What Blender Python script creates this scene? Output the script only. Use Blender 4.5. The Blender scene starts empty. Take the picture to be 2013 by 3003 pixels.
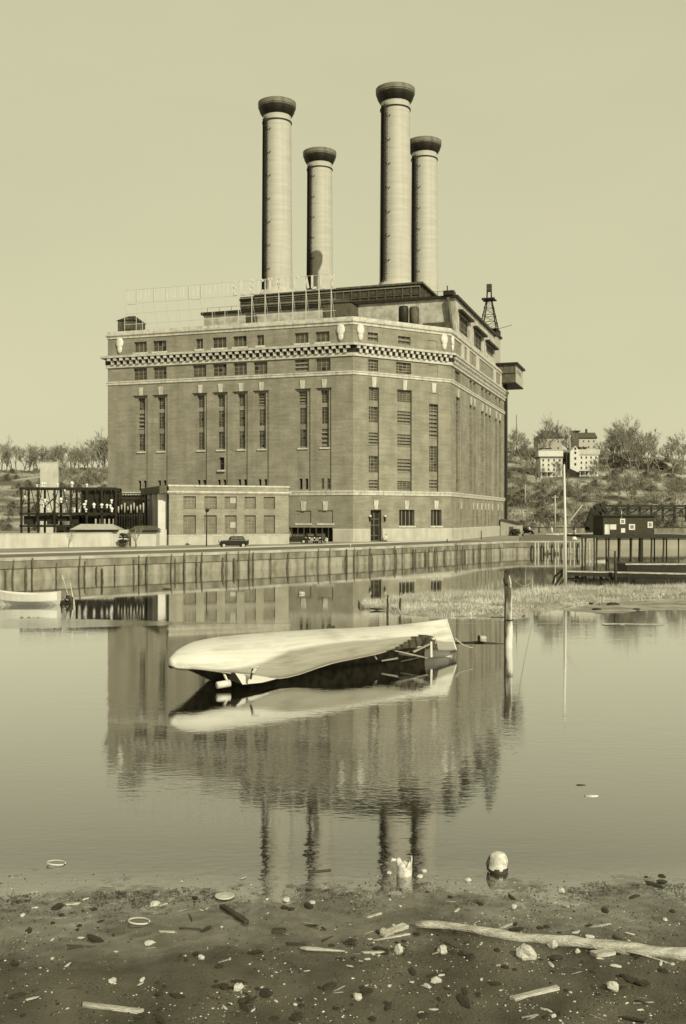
import bpy, math, random
from math import sin, cos, pi, radians, atan2, sqrt, hypot, floor
from mathutils import Vector, Matrix, noise
random.seed(7)
S = bpy.context.scene
COL = S.collection

# ------------------------------------------------------------------ camera, sky, sun
FPX, CX, HOR, H, GZ = 2978.0, 1006.5, 1518.0, 7.1, 2.5
cd = bpy.data.cameras.new("camera"); cam = bpy.data.objects.new("camera", cd); COL.objects.link(cam)
cam.location = (0, 0, H); cam.rotation_euler = (pi/2, 0, 0)
cd.sensor_fit = 'HORIZONTAL'; cd.sensor_width = 36; cd.lens = 36*FPX/2013
cd.shift_y = (HOR-1501.5)/2013; cd.clip_start = 0.5; cd.clip_end = 5000
S.camera = cam
SUN_AZ, SUN_EL = 31.2, 34.8          # degrees to the right of straight behind the camera, and up
w = bpy.data.worlds.new("World"); S.world = w; w.use_nodes = True
nt = w.node_tree; nt.nodes.clear()
sky = nt.nodes.new('ShaderNodeTexSky'); sky.sky_type = 'NISHITA'; sky.sun_disc = False
sky.sun_elevation = radians(SUN_EL); sky.sun_rotation = radians(180-SUN_AZ)
sky.air_density = 1.3; sky.dust_density = 1.5
bw = nt.nodes.new('ShaderNodeRGBToBW'); pw = nt.nodes.new('ShaderNodeMath'); pw.operation = 'POWER'; pw.inputs[1].default_value = 0.12
ml = nt.nodes.new('ShaderNodeMath'); ml.operation = 'MULTIPLY'; ml.inputs[1].default_value = 5.35
tn = nt.nodes.new('ShaderNodeVectorMath'); tn.operation = 'SCALE'; tn.inputs[0].default_value = (1.0, 0.962, 0.63)
bg = nt.nodes.new('ShaderNodeBackground'); bg.inputs[1].default_value = 0.1
wo = nt.nodes.new('ShaderNodeOutputWorld')
L = nt.links.new
L(sky.outputs[0], bw.inputs[0]); L(bw.outputs[0], pw.inputs[0]); L(pw.outputs[0], ml.inputs[0])
# the sky deepens towards the zenith
wtc = nt.nodes.new('ShaderNodeTexCoord'); wsx = nt.nodes.new('ShaderNodeSeparateXYZ'); wmr = nt.nodes.new('ShaderNodeMapRange'); wmr.interpolation_type = 'SMOOTHSTEP'
wmr.inputs['From Min'].default_value = 0.45; wmr.inputs['From Max'].default_value = 0.80; wmr.inputs['To Min'].default_value = 1.0; wmr.inputs['To Max'].default_value = 0.12
wm2 = nt.nodes.new('ShaderNodeMath'); wm2.operation = 'MULTIPLY'
L(wtc.outputs['Generated'], wsx.inputs[0]); L(wsx.outputs[2], wmr.inputs[0]); L(ml.outputs[0], wm2.inputs[0]); L(wmr.outputs[0], wm2.inputs[1])
wnz = nt.nodes.new('ShaderNodeTexNoise'); wnz.inputs['Scale'].default_value = 2.2; wnz.inputs['Detail'].default_value = 5; wmp = nt.nodes.new('ShaderNodeMapping'); wmp.inputs['Scale'].default_value = (1,1,3)
wn2 = nt.nodes.new('ShaderNodeMapRange'); wn2.inputs['From Min'].default_value = .3; wn2.inputs['From Max'].default_value = .7; wn2.inputs['To Min'].default_value = .965; wn2.inputs['To Max'].default_value = 1.03
wm3 = nt.nodes.new('ShaderNodeMath'); wm3.operation = 'MULTIPLY'      # faint thin high haze
L(wtc.outputs['Generated'], wmp.inputs[0]); L(wmp.outputs[0], wnz.inputs[0]); L(wnz.outputs['Fac'], wn2.inputs[0]); L(wm2.outputs[0], wm3.inputs[0]); L(wn2.outputs[0], wm3.inputs[1])
L(wm3.outputs[0], tn.inputs['Scale']); L(tn.outputs[0], bg.inputs[0]); L(bg.outputs[0], wo.inputs[0])
sd = bpy.data.lights.new("sun", 'SUN'); sd.energy = 4.25; sd.angle = radians(0.5); sd.color = (1.0, 0.965, 0.71)
so = bpy.data.objects.new("sun", sd); COL.objects.link(so)
_sv = Vector((sin(radians(SUN_AZ))*cos(radians(SUN_EL)), -cos(radians(SUN_AZ))*cos(radians(SUN_EL)), sin(radians(SUN_EL))))
so.rotation_euler = _sv.to_track_quat('Z', 'Y').to_euler(); so.location = (60, -60, 80)
S.view_settings.view_transform = 'Standard'; S.view_settings.look = 'None'
S.view_settings.exposure = 0.0; S.view_settings.gamma = 1.0
S.render.engine = 'CYCLES'; S.cycles.max_bounces = 6

# ------------------------------------------------------------------ materials (toned like the old print)
def tone(v):
    f = v**0.35
    return (v, v*(0.82+0.17*f), v*(0.34+0.66*f), 1)
def mat(name, v, rough=0.8, var=0.15, scale=2.0, v2=None, bump=0.0, bscale=None, metal=0.0, stretch=(1,1,1), spec=0.3, detail=5.0, contrast=(0.35,0.65)):
    m = bpy.data.materials.new(name); m.use_nodes = True
    n = m.node_tree.nodes; l = m.node_tree.links.new; b = n['Principled BSDF']
    b.inputs['Roughness'].default_value = rough; b.inputs['Metallic'].default_value = metal
    b.inputs['Specular IOR Level'].default_value = spec
    tc = n.new('ShaderNodeTexCoord'); mp = n.new('ShaderNodeMapping'); mp.inputs['Scale'].default_value = stretch
    l(tc.outputs['Object'], mp.inputs[0])
    nz = n.new('ShaderNodeTexNoise'); nz.inputs['Scale'].default_value = scale; nz.inputs['Detail'].default_value = detail
    l(mp.outputs[0], nz.inputs[0])
    cr = n.new('ShaderNodeValToRGB'); cr.color_ramp.elements[0].position = contrast[0]; cr.color_ramp.elements[1].position = contrast[1]
    a = v*(1-var) if v2 is None else v; c = v*(1+var) if v2 is None else v2
    cr.color_ramp.elements[0].color = tone(a); cr.color_ramp.elements[1].color = tone(min(c, .9))
    l(nz.outputs['Fac'], cr.inputs[0]); l(cr.outputs[0], b.inputs['Base Color'])
    if bump:
        n2 = n.new('ShaderNodeTexNoise'); n2.inputs['Scale'].default_value = bscale or scale*4; n2.inputs['Detail'].default_value = 4
        l(mp.outputs[0], n2.inputs[0]); bp = n.new('ShaderNodeBump'); bp.inputs['Strength'].default_value = bump
        bp.inputs['Distance'].default_value = 0.05; l(n2.outputs['Fac'], bp.inputs['Height']); l(bp.outputs[0], b.inputs['Normal'])
    return m
def streaks(m, st, lo_, hi_):
    n = m.node_tree.nodes; l = m.node_tree.links.new; b = n['Principled BSDF']; src = b.inputs['Base Color'].links[0].from_socket
    tc = n.new('ShaderNodeTexCoord'); mp = n.new('ShaderNodeMapping'); l(tc.outputs['Object'], mp.inputs[0]); mp.inputs['Scale'].default_value = st
    nz = n.new('ShaderNodeTexNoise'); nz.inputs['Scale'].default_value = 1.0; nz.inputs['Detail'].default_value = 6; l(mp.outputs[0], nz.inputs[0])
    mr = n.new('ShaderNodeMapRange'); mr.inputs['From Min'].default_value = .32; mr.inputs['From Max'].default_value = .55; mr.inputs['To Min'].default_value = lo_; mr.inputs['To Max'].default_value = hi_; l(nz.outputs['Fac'], mr.inputs[0])
    x = n.new('ShaderNodeVectorMath'); x.operation = 'SCALE'; l(src, x.inputs[0]); l(mr.outputs[0], x.inputs['Scale']); l(x.outputs[0], b.inputs['Base Color'])
def brick(name, v, mortar):
    m = mat(name, v, 0.9, 0.13, 0.35, detail=8)
    n = m.node_tree.nodes; l = m.node_tree.links.new; b = n['Principled BSDF']
    src = b.inputs['Base Color'].links[0].from_socket
    tc = n.new('ShaderNodeTexCoord'); sx = n.new('ShaderNodeSeparateXYZ'); l(tc.outputs['Object'], sx.inputs[0])
    ad = n.new('ShaderNodeMath'); ad.operation = 'ADD'; l(sx.outputs[0], ad.inputs[0]); l(sx.outputs[1], ad.inputs[1])
    cb = n.new('ShaderNodeCombineXYZ'); l(ad.outputs[0], cb.inputs[0]); l(sx.outputs[2], cb.inputs[1])
    bt = n.new('ShaderNodeTexBrick'); l(cb.outputs[0], bt.inputs[0]); bt.inputs['Scale'].default_value = 1.0
    bt.inputs['Brick Width'].default_value = 0.24; bt.inputs['Row Height'].default_value = 0.085; bt.inputs['Mortar Size'].default_value = 0.008
    bt.inputs['Color1'].default_value = (0.80,0.80,0.80,1); bt.inputs['Color2'].default_value = (1.12,1.12,1.12,1)
    bt.inputs['Mortar'].default_value = (mortar,mortar,mortar,1)
    mp = n.new('ShaderNodeMapping'); l(tc.outputs['Object'], mp.inputs[0]); mp.inputs['Scale'].default_value = (0.25,0.25,2.2)
    nz = n.new('ShaderNodeTexNoise'); nz.inputs['Scale'].default_value = 1.0; nz.inputs['Detail'].default_value = 6; l(mp.outputs[0], nz.inputs[0])
    mr = n.new('ShaderNodeMapRange'); mr.inputs['From Min'].default_value = .3; mr.inputs['From Max'].default_value = .7
    mr.inputs['To Min'].default_value = .86; mr.inputs['To Max'].default_value = 1.12; l(nz.outputs['Fac'], mr.inputs[0])
    x1 = n.new('ShaderNodeMix'); x1.data_type = 'RGBA'; x1.blend_type = 'MULTIPLY'; x1.inputs[0].default_value = 1
    l(src, x1.inputs[6]); l(bt.outputs['Color'], x1.inputs[7])
    x2 = n.new('ShaderNodeVectorMath'); x2.operation = 'SCALE'; l(x1.outputs[2], x2.inputs[0]); l(mr.outputs[0], x2.inputs['Scale'])
    l(x2.outputs[0], b.inputs['Base Color']); streaks(m, (.6,.6,.05), .87, 1.04)
    return m
M = dict(
    brick = brick('red_brick', 0.235, 1.2),
    brick_pale = brick('annex_brick', 0.265, 1.2),
    stone = mat('pale_limestone', 0.50, 0.8, 0.12, 1.2),
    plinth = mat('plinth_stone', 0.45, 0.85, 0.08, 0.5),
    plaster = mat('weathered_plaster', 0.42, 0.9, 0.25, 0.7, detail=8),
    glass = mat('wired_glass', 0.07, 0.3, 0.4, 0.5, spec=0.5),
    glass_d = mat('dark_opening', 0.02, 0.5, 0.2, 1),
    muntin = mat('grey_steel_sash', 0.24, 0.6, 0.1, 2),
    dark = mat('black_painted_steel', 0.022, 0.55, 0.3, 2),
    brown = mat('dark_weathered_timber', 0.05, 0.85, 0.4, 1.5, stretch=(1,1,6)),
    louver = mat('sooty_louvres', 0.06, 0.7, 0.35, 0.6, stretch=(1,1,5)),
    roofing = mat('tar_roofing', 0.07, 0.9, 0.3, 0.5),
    stack = mat('painted_stack_steel', 0.45, 0.6, 0.06, 0.35, stretch=(.6,.6,5)),
    cap = mat('sooty_stack_cap', 0.02, 0.6, 0.45, 0.8, stretch=(1,1,.4)),
    capband = mat('stack_cap_band', 0.16, 0.6, 0.3, 0.8, stretch=(1,1,.4)),
    white = mat('white_paint', 0.62, 0.6, 0.05, 1.0),
    whitewall = mat('whitewashed_wall', 0.52, 0.85, 0.06, 0.5),
    sheet = mat('corrugated_sheet', 0.10, 0.7, 0.35, 1.2, stretch=(3,3,.6)),
    sheetlight = mat('pale_corrugated_sheet', 0.40, 0.7, 0.12, 1.2, stretch=(3,3,.6)),
    signsteel = mat('pale_sign_steel', 0.55, 0.5, 0.05, 2),
    galv = mat('galvanised_steel', 0.45, 0.5, 0.1, 2),
    concrete = mat('quay_concrete', 0.36, 0.9, 0.25, 0.5, bump=.2, stretch=(1,1,2), detail=8),
    fascia = mat('wet_quay_boards', 0.20, 0.8, 0.35, 0.8, stretch=(1,1,.4)),
    asphalt = mat('worn_asphalt', 0.17, 0.95, 0.15, 0.3, detail=8),
    path = mat('pale_path', 0.50, 0.95, 0.08, 0.5),
    yard = mat('dusty_yard', 0.28, 0.95, 0.2, 0.12, detail=8),
    bark = mat('winter_bark', 0.17, 0.95, 0.3, 3),
    twig = mat('bare_twigs', 0.25, 0.95, 0.35, 0.4),
    leaf = mat('evergreen_needles', 0.05, 0.9, 0.4, 1.5),
    brush = mat('dry_brush', 0.22, 0.95, 0.5, 0.06),
    car = mat('black_car_paint', 0.02, 0.25, 0.1, 1, spec=0.5),
    chrome = mat('nickel_plate', 0.6, 0.25, 0.05, 1, metal=0.9),
    tyre = mat('tyre_rubber', 0.03, 0.9, 0.1, 4),
    rim = mat('pale_wheel', 0.45, 0.5, 0.1, 4),
    skin = mat('skin', 0.45, 0.6, 0.05, 4),
    cloth = mat('white_cotton', 0.7, 0.9, 0.08, 6),
    clothd = mat('dark_trousers', 0.06, 0.9, 0.1, 6),
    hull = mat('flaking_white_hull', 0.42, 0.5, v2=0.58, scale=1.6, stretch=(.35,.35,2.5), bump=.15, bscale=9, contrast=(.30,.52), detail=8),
    hullin = mat('rotten_hull_inside', 0.07, 0.9, 0.4, 3),
    hullband = mat('bare_hull_planks', 0.24, 0.7, v2=0.38, scale=2, stretch=(.4,.4,3), bump=.2, bscale=10),
    drift = mat('bleached_driftwood', 0.46, 0.85, 0.30, 3.5, bump=.8, bscale=16, stretch=(.5,3,3), detail=9),
    wetwood = mat('waterlogged_wood', 0.05, 0.6, 0.4, 4, bump=.3, stretch=(.5,3,3)),
    bleached = mat('bleached_bark', 0.50, 0.85, 0.15, 2, v2=None, bump=.3, bscale=10, stretch=(2,2,.7)),
    postwood = mat('weathered_pile_wood', 0.09, 0.85, v2=0.62, scale=0.9, stretch=(2,2,.5), contrast=(.38,.5), bump=.3, bscale=9),
    stonew = mat('pale_beach_stone', 0.55, 0.8, 0.25, 9, bump=.4, bscale=25),
    stoned = mat('dark_wet_stone', 0.035, 0.4, 0.5, 12, bump=.4, bscale=25),
    grass = mat('dry_marsh_grass', 0.50, 0.95, 0.3, 0.25),
    marshmud = mat('marsh_mud', 0.30, 0.8, 0.35, 0.5, detail=8),
    pilewood = mat('weathered_thin_pile', 0.12, 0.85, 0.4, 2, stretch=(1,1,.5)),
    quaywall = mat('stained_quay_wall', 0.16, 0.9, v2=0.31, scale=0.9, stretch=(1,1,.35), contrast=(.36,.58), bump=.3, detail=10),
    rope = mat('pale_rope', 0.45, 0.9, 0.1, 8),
    insul = mat('porcelain', 0.75, 0.2, 0.03, 3),
)
streaks(M['stack'], (1.1,1.1,.035), .93, 1.03); streaks(M['stone'], (1.5,1.5,.2), .78, 1.04); streaks(M['plinth'], (.8,.8,.15), .85, 1.03); streaks(M['whitewall'], (.8,.8,.15), .82, 1.03)
# hill: patches of pale dead grass and darker ground
M['hill'] = mat('hill_ground', 0.13, 0.95, v2=0.42, scale=0.06, contrast=(.42,.60), detail=10, stretch=(1,1,2.5))
def mud_material():
    m = mat('wet_mud', 0.045, 0.5, v2=0.13, scale=.9, contrast=(.3,.7), bump=.6, bscale=22, detail=9, spec=.35)
    # the film of water left by the tide: glossier the lower the mud lies
    n = m.node_tree.nodes; l = m.node_tree.links.new; b = n['Principled BSDF']; g = n.new('ShaderNodeNewGeometry'); sx = n.new('ShaderNodeSeparateXYZ'); l(g.outputs['Position'], sx.inputs[0])
    zr = n.new('ShaderNodeMapRange'); l(sx.outputs[2], zr.inputs[0]); zr.inputs['From Min'].default_value = .055; zr.inputs['From Max'].default_value = -.005; zr.inputs['To Min'].default_value = .0; zr.inputs['To Max'].default_value = .85
    lw = n.new('ShaderNodeLayerWeight'); lw.inputs[0].default_value = .5; fr = n.new('ShaderNodeMapRange'); l(lw.outputs['Facing'], fr.inputs[0]); fr.inputs['From Min'].default_value = .5; fr.inputs['From Max'].default_value = .88; fr.inputs['To Min'].default_value = .06; fr.inputs['To Max'].default_value = .8
    mu = n.new('ShaderNodeMath'); mu.operation = 'MULTIPLY'; l(zr.outputs[0], mu.inputs[0]); l(fr.outputs[0], mu.inputs[1])
    gl = n.new('ShaderNodeBsdfGlossy'); gl.inputs['Color'].default_value = (.95,.95,.95,1); gl.inputs['Roughness'].default_value = .12
    mx = n.new('ShaderNodeMixShader'); l(mu.outputs[0], mx.inputs[0]); l(b.outputs[0], mx.inputs[1]); l(gl.outputs[0], mx.inputs[2]); l(mx.outputs[0], n['Material Output'].inputs[0])
    return m
M['mud'] = mud_material()
def water_material():
    m = bpy.data.materials.new('calm_river_water'); m.use_nodes = True
    n = m.node_tree.nodes; l = m.node_tree.links.new; b = n['Principled BSDF']
    g = n.new('ShaderNodeNewGeometry'); sx = n.new('ShaderNodeSeparateXYZ'); l(g.outputs['Position'], sx.inputs[0])
    def noise_(scale, st, det=2.5):
        mp = n.new('ShaderNodeMapping'); mp.inputs['Scale'].default_value = st; l(g.outputs['Position'], mp.inputs[0])
        z = n.new('ShaderNodeTexNoise'); z.inputs['Scale'].default_value = scale; z.inputs['Detail'].default_value = det
        l(mp.outputs[0], z.inputs[0]); return z.outputs['Fac']
    fine = noise_(4.5, (.55, 1.35, 1)); mid = noise_(0.9, (.6, 1.3, 1)); patch = noise_(0.075, (.5, 1.2, 1), 3)
    a = n.new('ShaderNodeMath'); a.operation = 'MULTIPLY_ADD'; l(mid, a.inputs[0]); a.inputs[1].default_value = 1.6; l(fine, a.inputs[2])
    # breeze reaches the open middle of the basin, the lee of the far quay lies calm
    mr = n.new('ShaderNodeMapRange'); mr.interpolation_type = 'SMOOTHSTEP'; l(sx.outputs[1], mr.inputs[0])
    mr.inputs['From Min'].default_value = 95; mr.inputs['From Max'].default_value = 24
    mr.inputs['To Min'].default_value = 0.006; mr.inputs['To Max'].default_value = 0.085
    mp = n.new('ShaderNodeMapRange'); l(patch, mp.inputs[0]); mp.inputs['From Min'].default_value = .38; mp.inputs['From Max'].default_value = .62
    mp.inputs['To Min'].default_value = .2; mp.inputs['To Max'].default_value = 1.7
    st = n.new('ShaderNodeMath'); st.operation = 'MULTIPLY'; l(mr.outputs[0], st.inputs[0]); l(mp.outputs[0], st.inputs[1])
    bp = n.new('ShaderNodeBump'); bp.inputs['Distance'].default_value = 0.03; l(a.outputs[0], bp.inputs['Height']); l(st.outputs[0], bp.inputs['Strength'])
    n.remove(b); df = n.new('ShaderNodeBsdfDiffuse'); df.inputs[0].default_value = tone(0.018); gl = n.new('ShaderNodeBsdfGlossy')
    gl.inputs['Color'].default_value = (.97,.97,.97,1); gl.inputs['Roughness'].default_value = .035; # a breeze-ruffled tongue of water off the left bank
    wx = n.new('ShaderNodeMapRange'); l(sx.outputs[0], wx.inputs[0]); wx.inputs['From Min'].default_value = -20; wx.inputs['From Max'].default_value = -7; wx.inputs['To Min'].default_value = 3.3; wx.inputs['To Max'].default_value = .15
    yd = n.new('ShaderNodeMath'); yd.operation = 'SUBTRACT'; l(sx.outputs[1], yd.inputs[0]); yd.inputs[1].default_value = 68.2
    ya = n.new('ShaderNodeMath'); ya.operation = 'ABSOLUTE'; l(yd.outputs[0], ya.inputs[0]); yq = n.new('ShaderNodeMath'); yq.operation = 'DIVIDE'; l(ya.outputs[0], yq.inputs[0]); l(wx.outputs[0], yq.inputs[1])
    ym = n.new('ShaderNodeMapRange'); l(yq.outputs[0], ym.inputs[0]); ym.inputs['From Min'].default_value = 1.1; ym.inputs['From Max'].default_value = .75; ym.inputs['To Min'].default_value = 0; ym.inputs['To Max'].default_value = .5
    ys = n.new('ShaderNodeMath'); ys.operation = 'ADD'; l(st.outputs[0], ys.inputs[0]); l(ym.outputs[0], ys.inputs[1]); l(ys.outputs[0], bp.inputs['Strength'])
    l(bp.outputs[0], gl.inputs['Normal']); l(bp.outputs[0], df.inputs['Normal'])
    lw = n.new('ShaderNodeLayerWeight'); lw.inputs[0].default_value = .5; l(bp.outputs[0], lw.inputs['Normal'])
    fr = n.new('ShaderNodeMapRange'); l(lw.outputs['Facing'], fr.inputs[0]); fr.inputs['From Min'].default_value = .57; fr.inputs['From Max'].default_value = .88
    fr.inputs['To Min'].default_value = .12; fr.inputs['To Max'].default_value = .90
    # shallows: the bed shows through where the water thins out
    tr = n.new('ShaderNodeBsdfTransparent'); sh_ = n.new('ShaderNodeMapRange'); sh_.interpolation_type = 'SMOOTHSTEP'; l(sx.outputs[1], sh_.inputs[0]); sh_.inputs['From Min'].default_value = 22.4; sh_.inputs['From Max'].default_value = 19.0
    m0 = n.new('ShaderNodeMixShader'); l(sh_.outputs[0], m0.inputs[0]); l(df.outputs[0], m0.inputs[1]); l(tr.outputs[0], m0.inputs[2])
    mx = n.new('ShaderNodeMixShader'); l(fr.outputs[0], mx.inputs[0]); l(m0.outputs[0], mx.inputs[1]); l(gl.outputs[0], mx.inputs[2])
    l(mx.outputs[0], n['Material Output'].inputs[0])
    return m
M['water'] = water_material()

# ------------------------------------------------------------------ helpers
ZO = {}
def tag(o, label=None, cat=None, group=None, kind=None):
    if label: o['label'] = label
    if cat: o['category'] = cat
    if group: o['group'] = group
    if kind: o['kind'] = kind
    return o
def thing(name, label, cat, loc=(0,0,0), rz=0.0, group=None, wz=False):
    o = bpy.data.objects.new(name, None); COL.objects.link(o); o.empty_display_size = .3
    o.location = loc; o.rotation_euler = (0,0,rz); tag(o, label, cat, group)
    if wz: ZO[o.name] = loc[2]
    return o
class MB:
    def __init__(s): s.v = []; s.f = []; s.m = []; s.mats = []
    def mi(s, mt):
        if mt is None: return 0
        if mt not in s.mats: s.mats.append(mt)
        return s.mats.index(mt)
    def poly(s, pts, mt=None):
        b = len(s.v); s.v += [tuple(p) for p in pts]; s.f.append(tuple(range(b, b+len(pts)))); s.m.append(s.mi(mt)); return s
    def hexa(s, p, mt=None):   # p: 4 bottom (ccw from above) then 4 top
        b = len(s.v); s.v += [tuple(q) for q in p]; k = s.mi(mt)
        for f in ((3,2,1,0),(4,5,6,7),(0,1,5,4),(1,2,6,5),(2,3,7,6),(3,0,4,7)):
            s.f.append(tuple(b+i for i in f)); s.m.append(k)
        return s
    def box(s, x0, x1, y0, y1, z0, z1, mt=None):
        return s.hexa([(x0,y0,z0),(x1,y0,z0),(x1,y1,z0),(x0,y1,z0),(x0,y0,z1),(x1,y0,z1),(x1,y1,z1),(x0,y1,z1)], mt)
    def bar(s, a, b, w, h=None, mt=None, up=(0,0,1)):
        a = Vector(a); b = Vector(b); h = w if h is None else h; d = (b-a)
        if d.length < 1e-6: return s
        d.normalize(); u = Vector(up)
        if abs(d.dot(u)) > .98: u = Vector((1,0,0)) if abs(d.x) < .9 else Vector((0,1,0))
        r = d.cross(u).normalized(); u = r.cross(d); r *= w/2; u *= h/2
        return s.hexa([a-r-u, a+r-u, b+r-u, b-r-u, a-r+u, a+r+u, b+r+u, b-r+u], mt)
    def tube(s, pts, rad, n=8, mt=None, cap=True):
        pts = [Vector(p) for p in pts]; k = s.mi(mt); b = len(s.v)
        if not isinstance(rad, (list, tuple)): rad = [rad]*len(pts)
        pu = None
        for i, p in enumerate(pts):
            d = (pts[min(i+1, len(pts)-1)]-pts[max(i-1, 0)]).normalized()
            if pu is None: pu = Vector((0,0,1)) if abs(d.z) < .9 else Vector((1,0,0))
            r = d.cross(pu).normalized(); u = r.cross(d).normalized(); pu = u
            for j in range(n):
                t = 2*pi*j/n; s.v.append(tuple(p+r*cos(t)*rad[i]+u*sin(t)*rad[i]))
        for i in range(len(pts)-1):
            for j in range(n):
                j2 = (j+1) % n; s.f.append((b+i*n+j, b+i*n+j2, b+(i+1)*n+j2, b+(i+1)*n+j)); s.m.append(k)
        if cap:
            s.f.append(tuple(b+j for j in reversed(range(n)))); s.m.append(k)
            e = b+(len(pts)-1)*n; s.f.append(tuple(e+j for j in range(n))); s.m.append(k)
        return s
    def lathe(s, c, prof, n=24, mt=None, mts=None, a0=0, a1=2*pi):
        b = len(s.v); full = abs(a1-a0-2*pi) < 1e-6; m = n if full else n+1
        for (r, z) in prof:
            for j in range(m):
                t = a0+(a1-a0)*j/n; s.v.append((c[0]+r*cos(t), c[1]+r*sin(t), c[2]+z))
        for i in range(len(prof)-1):
            k = s.mi(mts[i] if mts else mt)
            for j in range(n):
                j2 = (j+1) % m; s.f.append((b+i*m+j, b+i*m+j2, b+(i+1)*m+j2, b+(i+1)*m+j)); s.m.append(k)
        return s
    def prism(s, outline, y0, y1, mt=None):   # outline in x,z extruded along y
        b = len(s.v); n = len(outline); k = s.mi(mt)
        for y in (y0, y1): s.v += [(p[0], y, p[1]) for p in outline]
        s.f.append(tuple(range(b, b+n))); s.f.append(tuple(b+n+i for i in reversed(range(n)))); s.m += [k, k]
        for i in range(n):
            j = (i+1) % n; s.f.append((b+j, b+i, b+n+i, b+n+j)); s.m.append(k)
        return s
    def flat(s, outline, z0, z1, mt=None):    # outline in x,y extruded along z
        b = len(s.v); n = len(outline); k = s.mi(mt)
        for z in (z0, z1): s.v += [(p[0], p[1], z) for p in outline]
        s.f.append(tuple(b+i for i in reversed(range(n)))); s.f.append(tuple(range(b+n, b+2*n))); s.m += [k, k]
        for i in range(n):
            j = (i+1) % n; s.f.append((b+i, b+j, b+n+j, b+n+i)); s.m.append(k)
        return s
    def build(s, name, mt=None, parent=None, smooth=False, bevel=0, loc=None, rz=0, zoff=None):
        me = bpy.data.meshes.new(name)
        zo = zoff if zoff is not None else (ZO.get(parent.name, 0) if parent else 0)
        me.from_pydata([(x, y, z-zo) for x, y, z in s.v] if zo else s.v, [], s.f)
        mats = s.mats if s.mats else []
        if mt is not None and mt not in mats and not mats: mats = [mt]
        for m_ in mats: me.materials.append(m_)
        me.polygons.foreach_set('material_index', s.m)
        if smooth: me.polygons.foreach_set('use_smooth', [True]*len(me.polygons))
        me.update()
        o = bpy.data.objects.new(name, me); COL.objects.link(o)
        if parent: o.parent = parent
        if loc is not None: o.location = loc
        o.rotation_euler = (0,0,rz)
        if bevel:
            bv = o.modifiers.new('bevel', 'BEVEL'); bv.width = bevel; bv.segments = 2; bv.limit_method = 'ANGLE'
        return o
def copy_tree(o, parent=None):
    c = o.copy(); COL.objects.link(c); c.parent = parent
    for ch in list(o.children): copy_tree(ch, c)
    return c
def at(px, py, d): return ((px-CX)/FPX*d, d, H+(HOR-py)/FPX*d)
def gp(px, py, z=0.0):
    d = (H-z)*FPX/(py-HOR); return ((px-CX)/FPX*d, d, z)
def fbm(x, y, s=1.0, o=4):
    return noise.fractal(Vector((x*s, y*s, 3.7)), 1.0, 2.0, o)

class Face:
    """A facade plane: world origin and direction for reading positions, local origin/direction for building."""
    def __init__(f, wo, wd, lo, ld):
        n = hypot(*wd); f.wo = wo; f.wd = (wd[0]/n, wd[1]/n); n = hypot(*ld); f.lo = lo; f.ld = (ld[0]/n, ld[1]/n)
        f.n = (f.ld[1], -f.ld[0])
    def s(f, px):
        k = (px-CX)/FPX; return (k*f.wo[1]-f.wo[0])/(f.wd[0]-k*f.wd[1])
    def z(f, px, py): return H+(HOR-py)/FPX*(f.wo[1]+f.s(px)*f.wd[1])
    def rect(f, x0, x1, y0, y1):
        xm = (x0+x1)/2; return (f.s(x0), f.s(x1), f.z(xm, y1), f.z(xm, y0))
    def p(f, s, z, out=0.0): return (f.lo[0]+f.ld[0]*s+f.n[0]*out, f.lo[1]+f.ld[1]*s+f.n[1]*out, z)
    def box(f, mb, s0, s1, z0, z1, o0, o1, mt=None):   # o0 inner, o1 outer offset
        P = f.p; mb.hexa([P(s0,z0,o1),P(s1,z0,o1),P(s1,z0,o0),P(s0,z0,o0),P(s0,z1,o1),P(s1,z1,o1),P(s1,z1,o0),P(s0,z1,o0)], mt)
    def relief(f, mb, s0, s1, z0, z1, holes, mt, deep=None):
        ss = sorted(set([s0, s1]+[v for h in holes for v in h[:2] if s0 < v < s1]))
        zs = sorted(set([z0, z1]+[v for h in holes for v in h[2:4] if z0 < v < z1]))
        D = {}
        for i in range(len(ss)-1):
            for j in range(len(zs)-1):
                cs = (ss[i]+ss[i+1])/2; cz = (zs[j]+zs[j+1])/2; d = 0
                for h in holes:
                    if h[0] < cs < h[1] and h[2] < cz < h[3]: d = h[4]
                D[i, j] = d
        P = f.p
        for (i, j), d in D.items():
            a, b, c, e = ss[i], ss[i+1], zs[j], zs[j+1]
            mb.poly([P(a,c,-d),P(b,c,-d),P(b,e,-d),P(a,e,-d)], mt)
            r = D.get((i+1, j), 0 if i+1 == len(ss)-1 else None)
            if r is not None and r != d: mb.poly([P(b,c,-d),P(b,c,-r),P(b,e,-r),P(b,e,-d)], mt)
            t = D.get((i, j+1), None)
            if t is not None and t != d: mb.poly([P(a,e,-d),P(b,e,-d),P(b,e,-t),P(a,e,-t)], mt)
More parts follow.
